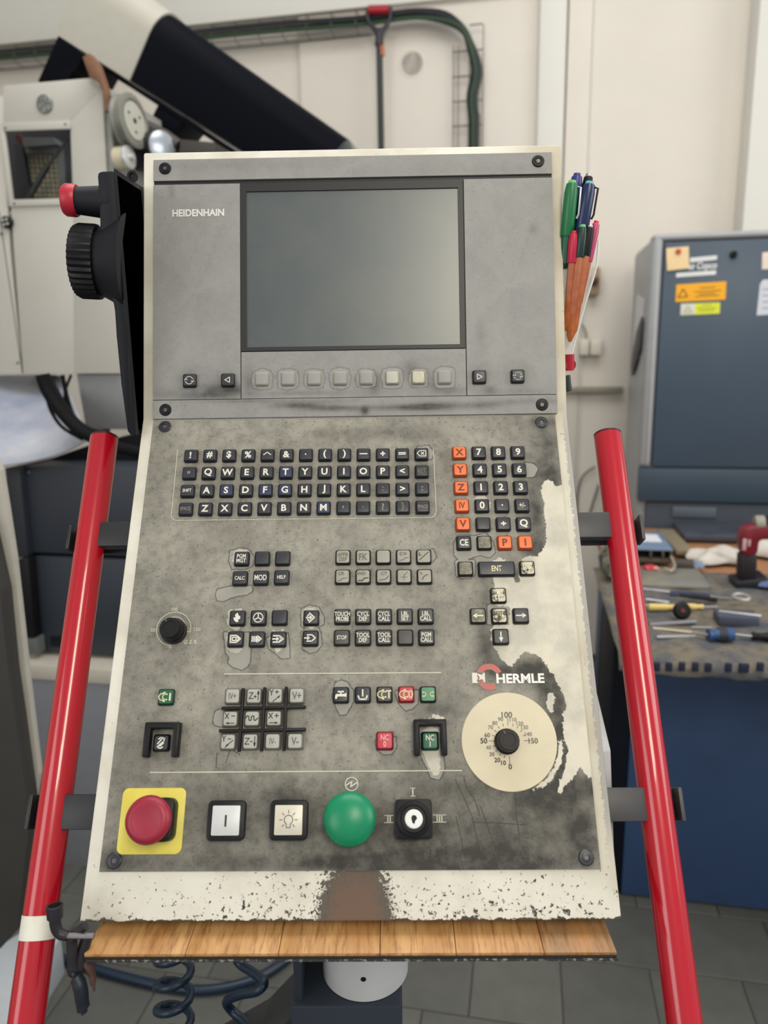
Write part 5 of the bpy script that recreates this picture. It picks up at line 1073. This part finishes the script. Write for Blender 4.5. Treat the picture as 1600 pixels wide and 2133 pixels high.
mb = MB(); a = DX(1572,1091); b = DX(1588,1089); mb.lathe([(.020,0),(.022,.006),(.022,.022)], c=(a[0], td, a[1]), ax=(1,0,.05), n=20); mb.build('torque_ring', mat('ring_beige', (150,148,136), .5), dr_, FR)
mb = MB(); mb.lathe([(.021,.0225),(.019,.06),(.010,.075)], c=(a[0], td, a[1]), ax=(1,0,.05), n=20, ribs=1, rd=.05); mb.build('chuck', M_black, dr_, FR)
# long tools
rod('steel rod lying just below the tan work mat', (1330,1228), (1396,1236), .0032)
p, q = BT(1396,1240), BT(1478,1246); mb = MB(); mb.tube([p+Vector((0,0,.006)), q+Vector((0,0,.006))], [.011,.012], n=12, flat=.5); q2 = BT(1536,1250)
fi = thing('flat_file', 'flat file with dark blue handle and thin tip pointing right', 'file', (p.x, p.y, bz), FR); mb.build('handle', mat('handle_navy', (46,54,78), .5), fi, FR)
mb = MB(); mb.tube([q+Vector((0,0,.006)), q2+Vector((0,0,.004))], [.005,.0015], n=8, flat=.5); mb.build('blade', M_steel, fi, FR)
def screwdriver(label, hA, hB, tipp, r, m, m2=None, cat='screwdriver', name='screwdriver'):
    a, b, c = BT(*hA), BT(*hB), BT(*tipp); up = Vector((0,0,r)); t = thing(name, label, cat, (b.x, b.y, bz), FR, 'handled tools on the bench cloth')
    mb = MB(); mb.tube([a+up, a.lerp(b,.08)+up, a.lerp(b,.5)+up, a.lerp(b,.8)+up, b+up], [r*.6, r, r*.98, r*.75, r*.9], n=14, smooth=3); mb.build('handle', m, t, FR)
    if m2: mb = MB(); mb.tube([a.lerp(b,.30)+up, a.lerp(b,.62)+up], [r*1.08, r*1.06], n=14); mb.build('handle_grip', m2, t, FR)
    mb = MB(); mb.tube([b+up, c+Vector((0,0,r))], [.0026,.0026], n=8); mb.build('shaft', M_steel, t, FR); return t
YL = mat('handle_yellow', (222,196,120), .45)
screwdriver('yellow handled screwdriver with black collar, nearest the red bar', (1350,1272), (1412,1272), (1345,1268), .009, YL)
screwdriver('yellow and black handled cutter right of the black round knob', (1420,1270), (1464,1271), (1494,1270), .008, YL, None, 'knife', 'cutter')
mb = MB(); a, b = BT(1416,1256), BT(1492,1258); mb.tube([a+Vector((0,0,.02)), a.lerp(b,.5)+Vector((0,0,.016)), b+Vector((0,0,.010))], [.006,.008,.009], n=12, smooth=4, flat=.7); one('rubber_handle', 'black rubber plier handle above the yellow tools', 'pliers', mb, M_blackm)
rod('short silver scraper left of the black plier handle', (1346,1252), (1394,1259), .004, cat='scraper', name='scraper')
p = BT(1421,1296); kn = thing('clamping_knob', 'black round knob with red centre lying on the bench cloth', 'knob', (p.x, p.y, bz), FR)
ax_ = Vector((.1,-1,.35)).normalized(); c = Vector((p.x, p.y+.02, bz+.021)); mb = MB(); mb.lathe([(.014,-.012),(.020,0),(.021,.008),(.015,.014),(.0001,.015)], c=c, ax=ax_, n=24); mb.build('knob_body', M_black, kn, FR)
mb = MB(); mb.lathe([(.005,.0145),(.004,.017),(.0001,.0172)], c=c, ax=ax_, n=14); mb.build('red_centre', mat('dull_red', (120,44,52), .5), kn, FR)
p, q = BT(1496,1304), BT(1578,1304); mb = MB(); mb.box(p.x, q.x, p.y, p.y+.055, bz, bz+.024, .003); one('whetstone', 'dark grey whetstone block in the middle of the bench', 'whetstone', mb, mat('whetstone', (72,76,94), .6, var=.1))
sc_ = BT(1558,1272); sx = thing('scissors', 'silver scissors with ring handle behind the whetstone', 'scissors', (sc_.x, sc_.y, bz), FR)
mb = MB(); ring_ = [(sc_.x-.012+.018*math.cos(R(a)), sc_.y+.02+.024*math.sin(R(a)), bz+.028) for a in range(0,361,24)]; mb.tube(ring_, .0035, n=8); mb.build('finger_ring', mat('silver_pale', (190,190,186), .35, .4), sx, FR)
mb = MB(); a, b = BT(1498,1272,.024), BT(1586,1284,.024); mb.tube([a+Vector((0,0,.0)), b+Vector((0,0,.002))], [.003,.006], n=8, flat=.4); mb.build('blade', MATS['silver_pale'], sx, FR)
rod('stepped silver punch with black tip', (1352,1306), (1448,1299), .0055, mat('punch_grey', (150,150,154), .35, .8), 'punch', 'punch')
rod('tiny dark pin right of the stepped punch', (1440,1309), (1482,1310), .0022)
rod('long straight steel rod, third from the cloth edge', (1360,1312), (1452,1322), .0034, mat('rod_warm', (170,160,140), .35, .8))
rod('silver engraving pen nearest the cloth edge', (1368,1331), (1448,1329), .0040, mat('rod_silver', (180,182,184), .3, .8), 'scriber', 'scriber')
screwdriver('stubby screwdriver with round blue and black handle', (1526,1335), (1474,1336), (1440,1331), .015, mat('handle_blue', (44,78,128), .4), mat('handle_dark', (40,44,52), .5))
screwdriver('black handled screwdriver at the photo edge, shaft pointing left', (1640,1338), (1566,1334), (1518,1329), .010, M_black)
# ------------------------------------------------------------------ left: machine head with window, hood, pulleys
MT_ = 1.95
M_mc = mat('machine_cream', (190,187,178), .5, var=.03, scale=6)
mh = thing('milling_machine', 'cream sheet metal machine head with square window at the left', 'machine', tuple(RT(120,780,MT_)), FR)
def q2(px, py, t=MT_): p = RT(px, py, t); return (p.x, p.z)
zl = q2(120,778)[1]
def slab(name, pts, t0, t1, m, par, bev=.002, label=None):
    mb = MB(); mb.prism([q2(*v, t0) for v in pts], t0, t1, axis=1, bev=bev); return mb.build(name, m, par, FR, label=label)
# fascia around the window, in pieces
slab('fascia_panel', [(7,200),(-60,205),(-160,780),(46,778),(20,520),(7,262)], MT_, MT_+.01, M_mc, mh, .001)
slab('fascia_panel', [(7,166+12),(192,162),(212,183),(146,252),(6,262)], MT_, MT_+.01, M_mc, mh, .001)
slab('fascia_panel', [(212,183),(224,400),(250,778),(155,778),(152,416),(146,252)], MT_, MT_+.01, M_mc, mh, .001)
slab('fascia_panel', [(152,418),(155,778),(48,778),(22,422)], MT_, MT_+.01, M_mc, mh, .001)
slab('window_frame', [(3,256),(145,251),(147,268),(6,273)], MT_-.006, MT_+.004, M_mc, mh, .001)
slab('window_frame', [(22,416),(152,412),(153,426),(24,430)], MT_-.006, MT_+.004, M_mc, mh, .001)
slab('window_frame', [(-2,262),(7,262),(27,430),(18,430)], MT_-.005, MT_+.004, M_mc, mh, .001)
mb = MB(); a = q2(-60,200)[0]; b = q2(245,400)[0]; zt2 = q2(120,170)[1]
mb.box(a, b-.03, MT_+.30, MT_+.36, zt2-.02, zt2-.002, .004); mb.box(b-.045, b-.008, MT_+.012, MT_+.36, zl+.003, zt2-.02, .003); mb.box(a, b-.01, MT_+.012, MT_+.36, zl+.003, q2(80,440)[1], .003)
mb.build('machine_case', mat('case_grey', (150,150,146), .5), mh, FR)
# inside the window: dark uprights, a tray and a grid
it = MT_+.16
M_in = mat('inside_dark', (40,44,50), .5); M_in2 = mat('inside_grey', (96,98,98), .5)
mb = MB(); mb.prism([q2(*v, it-.02) for v in ((28,300),(46,300),(66,425),(46,425))], it-.02, it, axis=1); mb.build('upright', M_in, mh, FR); mb = MB(); mb.prism([q2(*v, it-.02) for v in ((130,270),(150,270),(152,420),(138,420))], it-.02, it, axis=1); mb.build('upright', M_in, mh, FR)
mb = MB(); mb.prism([q2(*v, it-.05) for v in ((44,286),(110,286),(118,300),(50,306))], it-.05, it, axis=1); mb.prism([q2(*v, it-.02) for v in ((50,300),(140,296),(142,320),(54,320))], it-.02, it+.03, axis=1); mb.prism([q2(*v, it-.02) for v in ((118,320),(134,320),(140,420),(124,420))], it-.02, it+.03, axis=1); mb.build('inner_tray', M_in2, mh, FR)
mb = MB(); mb.prism([q2(*v, it+.02) for v in ((-10,250),(152,250),(160,440),(0,440))], it+.02, it+.03, axis=1); mb.build('back_panel', mat('panel_dark', (44,46,48), .6), mh, FR)
Mgr = mat('grid_pale', (176,172,150), .6, rgb2=(120,118,104), scale=90)
for r in range(10):
    for c_ in range(7):
        x = 58+c_*9.6+r*1.1; y = 326+r*10.2; 
        if y > 416: continue
        p = RT(x, y, it); mb = MB(); mb.box(p.x-.0058, p.x+.0058, it-.004, it+.01, p.z-.0060, p.z+.0060, .001, seg=1); mb.build('grid_cell', Mgr, mh, FR, smooth=False)
mb = MB(); mb.tube([RT(38,292,it-.1), RT(34,287,it-.1), RT(40,282,it-.1), RT(45,289,it-.1), RT(40,298,it-.1)], .003, n=8, smooth=3); mb.build('red_hose_loop', mat('hose_red', (110,24,30), .4), mh, FR)
mb = MB(); mb.tube([RT(143,288,MT_+.06), RT(118,322,MT_+.06), RT(100,346,MT_+.06)], .0032, n=8); mb.tube([RT(104,342,MT_+.06), RT(96,350,MT_+.06), RT(74,388,MT_+.06)], [.004,.0085,.0085], n=12); mb.tube([RT(74,388,MT_+.06), RT(60,414,MT_+.06)], [.0085,.0075], n=12); mb.build('coolant_nozzle', mat('nozzle_black', (34,38,38), .45), mh, FR)
# vent / brushed button, screws, seam, star knob
p = RT(94,217,MT_); mb = MB(); mb.lathe([(.0235,0),(.0235,.004),(.021,.006),(.0001,.006)], c=(p.x, MT_, p.z), ax=(0,-1,0), n=32); mb.build('round_vent', mat('brushed_disc', (150,150,146), .35, .4, rgb2=(110,112,110), scale=110, thr=(.45,.55)), mh, FR)
for x, y in ((11,267),(136,259),(30,424),(36,756),(2,487)):
    p = RT(x, y, MT_-.006); mb = MB(); mb.lathe([(.0032,0),(.0032,.002),(.0015,.003)], c=(p.x, MT_-.004, p.z), ax=(0,-1,0), n=10); mb.build('screw', M_dsteel, mh, FR)
mb = MB(); a, b = RT(-2,440,MT_), RT(47,778,MT_); mb.prism([(a.x-.001, a.z), (a.x+.0012, a.z), (b.x+.0012, b.z), (b.x-.001, b.z)], MT_-.0006, MT_+.002, axis=1); mb.build('panel_seam', mat('seam_dark', (70,66,60), .8), mh, FR)
p = RT(18,464,MT_); sk = MB(); sk.lathe([(.016,0),(.016,.012),(.013,.015),(.0001,.015)], c=(p.x, MT_, p.z), ax=(0,-1,0), n=28); sko = sk.build('round_plug', M_black, mh, FR)
for k in range(4):
    a = R(45+90*k+10); mb = MB(); mb.lathe([(.0036,.0145),(.0036,.016),(.0001,.016)], c=(p.x+.0082*math.cos(a), MT_, p.z+.0082*math.sin(a)), ax=(0,-1,0), n=12); mb.build('plug_dot', mat('dot_pale', (190,190,182), .5), sko, FR)
# underside post with nut
post = mh
mb = MB(); a, b = q2(163,840), q2(262,840); mb.prism([q2(154,779), q2(264,779), q2(262,895), q2(174,895)], MT_+.012, MT_+.14, axis=1, bev=.002); mb.build('arm', mat('arm_grey', (128,130,132), .5, var=.05), post, FR)
p = RT(214,903,MT_+.05); mb = MB(); mb.lathe([(.025,-.012),(.025,.018)], c=(p.x, MT_+.05, p.z), ax=(0,0,1), n=6); mb.build('nut', mat('nut_grey', (150,152,146), .4, .4), post, FR)
# pulleys right of the head
pu = thing('pulley_wheel', 'large grey flanged pulley wheel beside the cream machine head', 'pulley', tuple(RT(275,300,MT_+.02)), FR)
pax = Vector((.995,-.08,.04)).normalized(); c = Vector(RT(279,252,MT_+.02))
mb = MB(); mb.lathe([(.060,-.034),(.066,-.030),(.066,-.024),(.060,-.020),(.060,-.008),(.0665,-.004),(.0665,.002),(.060,.004),(.052,.004),(.050,.001),(.0001,.001)], c=c, ax=pax, n=56); mb.build('wheel', mat('pulley_grey', (132,132,124), .45, .3), pu, FR)
mb = MB(); mb.lathe([(.046,.0012),(.046,.003),(.0001,.003)], c=c, ax=pax, n=40); pf_ = mb.build('wheel_face', mat('pulley_face', (180,180,168), .45), pu, FR)
qq = pax.to_track_quat('Z','Y').to_matrix()
for k, (r_, sz) in enumerate(((0,.007),(.028,.004),(.028,.004),(.028,.004))):
    o = qq @ Vector((r_*math.cos(R(30+120*k)), r_*math.sin(R(30+120*k)), 0)); mb = MB(); mb.lathe([(sz,.0025),(sz,.0036),(.0001,.0036)], c=c+o, ax=pax, n=14); mb.build('bolt_hole', M_black, pf_, FR)
pu2 = thing('small_pulley', 'small cream and silver pulley below the large grey pulley', 'pulley', tuple(RT(262,330,MT_+.0)), FR)
c = Vector(RT(270,327,MT_)); mb = MB(); mb.lathe([(.028,-.036),(.028,-.012),(.026,-.010)], c=c, ax=pax, n=36); mb.build('pulley_body', mat('pulley_cream', (206,198,170), .5), pu2, FR)
mb = MB(); mb.lathe([(.029,-.009),(.029,.000),(.026,.002),(.008,.003),(.007,.012),(.0001,.012)], c=c, ax=pax, n=36); mb.build('pulley_flange', mat('flange_pale', (206,206,204), .3, .4), pu2, FR)
mt = thing('drive_motor', 'dark motor drum with bright domed end cap behind the console', 'motor', tuple(RT(330,310,MT_+.1)), FR)
c = Vector(RT(338,306,MT_+.08)); ax3 = Vector((.86,-.50,-.02)).normalized()
mb = MB(); mb.lathe([(.046,-.12),(.046,-.01),(.042,.0)], c=c, ax=ax3, n=40); mb.build('drum', mat('drum_dark', (30,22,28), .35), mt, FR)
mb = MB(); mb.lathe([(.041,.0),(.040,.003),(.030,.007),(.014,.010),(.0001,.0105)], c=c, ax=ax3, n=40); mb.build('dome_cap', mat('dome_silver', (176,184,192), .22, .5), mt, FR)
mb = MB(); mb.prism([q2(*v, MT_+.16) for v in ((226,208),(250,222),(262,270),(400,322),(400,350),(240,350))], MT_+.16, MT_+.22, axis=1, bev=.003); mb.build('mounting_plate', mat('plate_charcoal', (62,66,68), .5), mt, FR)
mb = MB(); mb.prism([q2(*v, MT_+.10) for v in ((375,290),(448,296),(446,330),(372,330))], MT_+.10, MT_+.20, axis=1, bev=.003); mb.tube([RT(300,262,MT_+.12), RT(345,285,MT_+.12), RT(372,305,MT_+.12)], .018, n=12); mb.build('gear_housing', mat('gear_brown', (56,52,48), .6), mt, FR)
wd_ = thing('wooden_wedge', 'brown wooden wedge strip between machine head and dark duct', 'wedge', tuple(RT(224,225,MT_+.03)), FR)
mb = MB(); mb.prism([q2(*v, MT_-.03) for v in ((171,118),(186,110),(202,130),(214,165),(220,185),(227,228),(218,234),(213,190),(204,172),(186,160))], MT_-.03, MT_-.005, axis=1, bev=.002); mb.build('wedge', mat('wood_brown', (118,82,58), .6, var=.2, scale=50), wd_, FR)
# big dark duct with a cream sleeve, running down to the right
HT = 2.25
hd = thing('machine_duct', 'big navy black sheet metal duct with cream sleeve sloping above the console', 'duct', tuple(RT(600,300,HT)), FR)
A_ = Vector(RT(340,12,HT)); B2 = Vector(RT(742,296,HT+.42)); dd = (B2-A_); dln = dd.length; dd.normalize(); dn = Vector((-dd.z, 0, dd.x)).normalized(); 
if dn.z > 0: dn = -dn
hf = abs((Vector(RT(268,165,HT))-A_).dot(dn))
def duct_ring(o, h_, dep, r, off=0):
    pts = []
    # (across, depth): start at top back, round top-front corner, then down
    pr = [(-off, dep)]+[(r-off-(r)*math.sin(R(a)), r-off-r*math.cos(R(a))) if False else (r-off-r*math.cos(R(90-a)) , r-off-r*math.sin(R(90-a))) for a in (0,)]
    pr = [(-off, dep), (-off, r-off)]+[(r-off-r*math.cos(R(a)), r-off-r*math.sin(R(a))) for a in (15,30,45,60,75,90)]+[(h_, -off), (h_, dep)]
    return [o+dn*x+Vector((0,1,0))*y for x, y in pr]
M_duct = mat('duct_navy', (7,9,18), .5, var=.06, spec=.08)
mb = MB(); mb.loft([duct_ring(A_-dd*.02, hf, .34, .085), duct_ring(A_+dd*(dln-.05), hf, .34, .085)]); mb.build('duct', M_duct, hd, FR)
mb = MB(); e0 = duct_ring(A_+dd*(dln-.048), hf, .34, .085); e1 = [v+dd*.05+dn*.03 if i < 8 else v+dd*.0 for i, v in enumerate(e0)]; mb.loft([e0, e1]); mb.build('duct_end_cover', mat('cover_green', (40,60,60), .15, coat=.5), hd, FR)
# cream sleeve at the top left
s0_ = Vector(RT(345,8,HT-.006)); sv = RT(122,72,HT-.006); ln_ = abs((Vector(sv)-s0_).dot(dd))
r0 = duct_ring(A_-dd*(.215), hf+.002, .36, .09, .006); r1 = duct_ring(A_-dd*.004, hf+.002, .36, .09, .006)
M_slv = mat('sleeve_cream', (178,175,163), .45, var=.02)
mb = MB(); mb.loft([r0, r1]); mb.build('cream_sleeve', M_slv, hd, FR)
p = RT(237,107,HT-.01); mb = MB(); mb.lathe([(.006,0),(.006,.003),(.003,.004)], c=(p.x, HT-.006, p.z), ax=(0,-1,0), n=14); mb.build('screw', M_dsteel, hd, FR)
slab('duct_leg', [(121,74),(176,112),(160,144),(148,152),(140,170),(78,170)], HT, HT+.2, M_duct, hd)
slab('duct_leg', [(176,112),(270,170),(500,318),(480,318),(265,178),(176,122)], HT-.001, HT+.03, M_duct, hd, .0005)
slab('duct_leg', [(330,216),(388,244),(357,284),(313,250)], HT+.002, HT+.15, M_duct, hd)
# ------------------------------------------------------------------ left: sheet, cables, dark tank, grey base, door
gs = thing('curved_guard', 'pale blue curved plastic guard sheet at left below the machine head', 'guard', tuple(RT(60,960,1.80)), FR)
rings = []
for i in range(17):
    u_ = i/16; ang = -1.2+2.6*u_; x = -30+215*u_
    top = RT(x*.75-10, 785, 2.0); bot = RT(x+0, 975-55*u_*u_-5*u_, 1.62)
    rings.append([Vector((top.x, top.y+.10*math.sin(u_*3.1), top.z)), Vector((bot.x, bot.y+.05*math.sin(u_*3.1), bot.z))])
t = bmesh.new(); vv = [[t.verts.new(p) for p in r] for r in rings]
for a, b in zip(vv, vv[1:]): t.faces.new((a[0], b[0], b[1], a[1]))
bmesh.ops.subdivide_edges(t, edges=t.edges[:], cuts=2, use_grid_fill=True); mb = MB(); mb.add(t); ob = mb.build('guard_sheet', mat('guard_blue', (128,138,164), .3, rgb2=(190,192,198), scale=4), gs, FR); ob.modifiers.new('th', 'SOLIDIFY').thickness = .004
cbl = thing('machine_cables', 'black corrugated cable bundle curving down behind the red bar', 'cable', tuple(RT(200,915,1.6)), FR)
for k, (pth, r) in enumerate(((((86,781),(98,815),(130,862),(170,900),(225,925),(300,945)), .016), (((95,781),(112,812),(140,858),(180,895),(240,915)), .012), (((97,800),(102,845),(128,888),(172,915)), .005), (((130,781),(138,820),(150,860),(168,890)), .006), (((148,781),(135,830),(165,880)), .004))):
    mb = MB(); mb.tube([RT(x, y, 1.56+.015*k) for x, y in pth], r*.82, n=10, smooth=5); mb.build('cable', mat('cable_deep_black', (7,8,12), .6, spec=.15), cbl, FR)
KT = 1.72
tank = thing('coolant_tank', 'dark slate two-part tank with slot standing on grey base at left', 'tank', tuple(RT(190,1368,KT)), FR)
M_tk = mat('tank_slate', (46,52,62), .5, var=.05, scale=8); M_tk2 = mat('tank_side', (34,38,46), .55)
def rbox(name, x0, x1, y0, y1, t0, t1, m, par, bev=.003):
    a = RT(x0, (y0+y1)/2, t0); b = RT(x1, (y0+y1)/2, t0); c = RT((x0+x1)/2, y0, t0); d = RT((x0+x1)/2, y1, t0)
    mb = MB(); mb.box(a.x, b.x, t0, t1, d.z, c.z, bev); return mb.build(name, m, par, FR)
rbox('upper_panel', 50, 400, 974, 1157, KT, KT+.5, M_tk, tank); rbox('lower_panel', 62, 400, 1164, 1366, KT+.002, KT+.5, M_tk, tank)
slab('side_panel', [(10,975),(40,972),(58,1158),(28,1166)], KT-.02, KT+.3, M_tk2, tank)
slab('shade_panel', [(40,985),(56,972),(192,925),(330,890),(330,985)], KT+.12, KT+.40, mat('shade_black', (12,14,20), .6, spec=.2), tank, .002)  # black sheet added to stand in for the shadow above the tank
slab('slot_recess', [(104,1326),(128,1326),(128,1348),(106,1347)], KT-.0005, KT+.01, M_black, tank, .0)
slab('corner_foot', [(48,1330),(76,1330),(80,1362),(52,1368)], KT-.03, KT+.05, mat('foot_grey', (96,98,96), .5), tank)
slab('black_hinge', [(30,1168),(58,1160),(72,1330),(48,1330)], KT-.03, KT+.05, M_black, tank)
p = RT(60,984,KT); mb = MB(); mb.lathe([(.003,0),(.002,.002)], c=(p.x, KT, p.z), ax=(0,-1,0), n=10); mb.build('screw', M_steel, tank, FR)
gb = thing('grey_cabinet', 'grey base cabinet with cream top ledge under the dark tank', 'cabinet', tuple(RT(190,1830,KT-.02)), FR)
zl1 = RT(190,1424,KT-.06).z; zl0 = RT(190,1370,KT).z
a = RT(20,1600,KT-.06).x; b = RT(420,1600,KT-.06).x
mb = MB(); mb.box(a, b, KT-.06, KT+.5, zl1, zl0-.003, .004); mb.build('top_ledge', mat('ledge_cream', (196,190,176), .5), gb, FR)
zb1 = RT(190,1830,KT-.055).z
mb = MB(); mb.box(a+.002, b, KT-.055, KT+.5, zb1, zl1-.001, .003); mb.build('base_panel', mat('base_grey', (124,126,132), .45, var=.04), gb, FR)
mb = MB(); mb.box(a+.02, b, KT+.0, KT+.5, .002, zb1, .002); mb.build('plinth', M_tk2, gb, FR)
# near left: cream post and dark machine door
NT = 1.05
dl_ = thing('machine_door', 'dark grey machine door with cream edge at the left photo border', 'door', tuple(RT(20,1900,NT)), FR)
def nslab(name, pts, t0, t1, m, bev=.002, par=dl_):
    mb = MB(); mb.prism([q2(*v, t0) for v in pts], t0, t1, axis=1, bev=bev); return mb.build(name, m, par, FR)
nslab('door_edge', [(-30,900),(0,980),(14,1066),(29,1165),(46,1316),(57,1417),(81,1613),(64,1712),(60,1709),(45,1592),(32,1500),(17,1400),(0,1232),(-30,1100)], NT, NT+.012, mat('edge_cream', (186,182,172), .5), .001)
nslab('door_panel', [(-120,900),(-30,1100),(0,1232),(17,1400),(32,1500),(45,1592),(62,1712),(48,1830),(38,1936),(0,1977),(-120,2050)], NT-.03, NT, mat('door_charcoal', (60,58,56), .5, var=.12, scale=7), .002)
kp_ = thing('kick_plate', 'pale grey sloped sheet on the floor below the dark machine door', 'sheet', tuple(RT(60,2133,.9)), FR)
zk = .10
kq = [RZ(-60,2010,zk), RZ(12,1962,zk), RZ(70,1925,zk), RZ(127,1951,zk), RZ(95,2000,zk), RZ(0,2230,zk), RZ(-120,2230,zk)]
mb = MB(); mb.prism([(v.x, v.y) for v in kq], 0.001, zk, bev=.002); mb.build('sheet', mat('sheet_pale', (178,184,190), .4), kp_, FR)
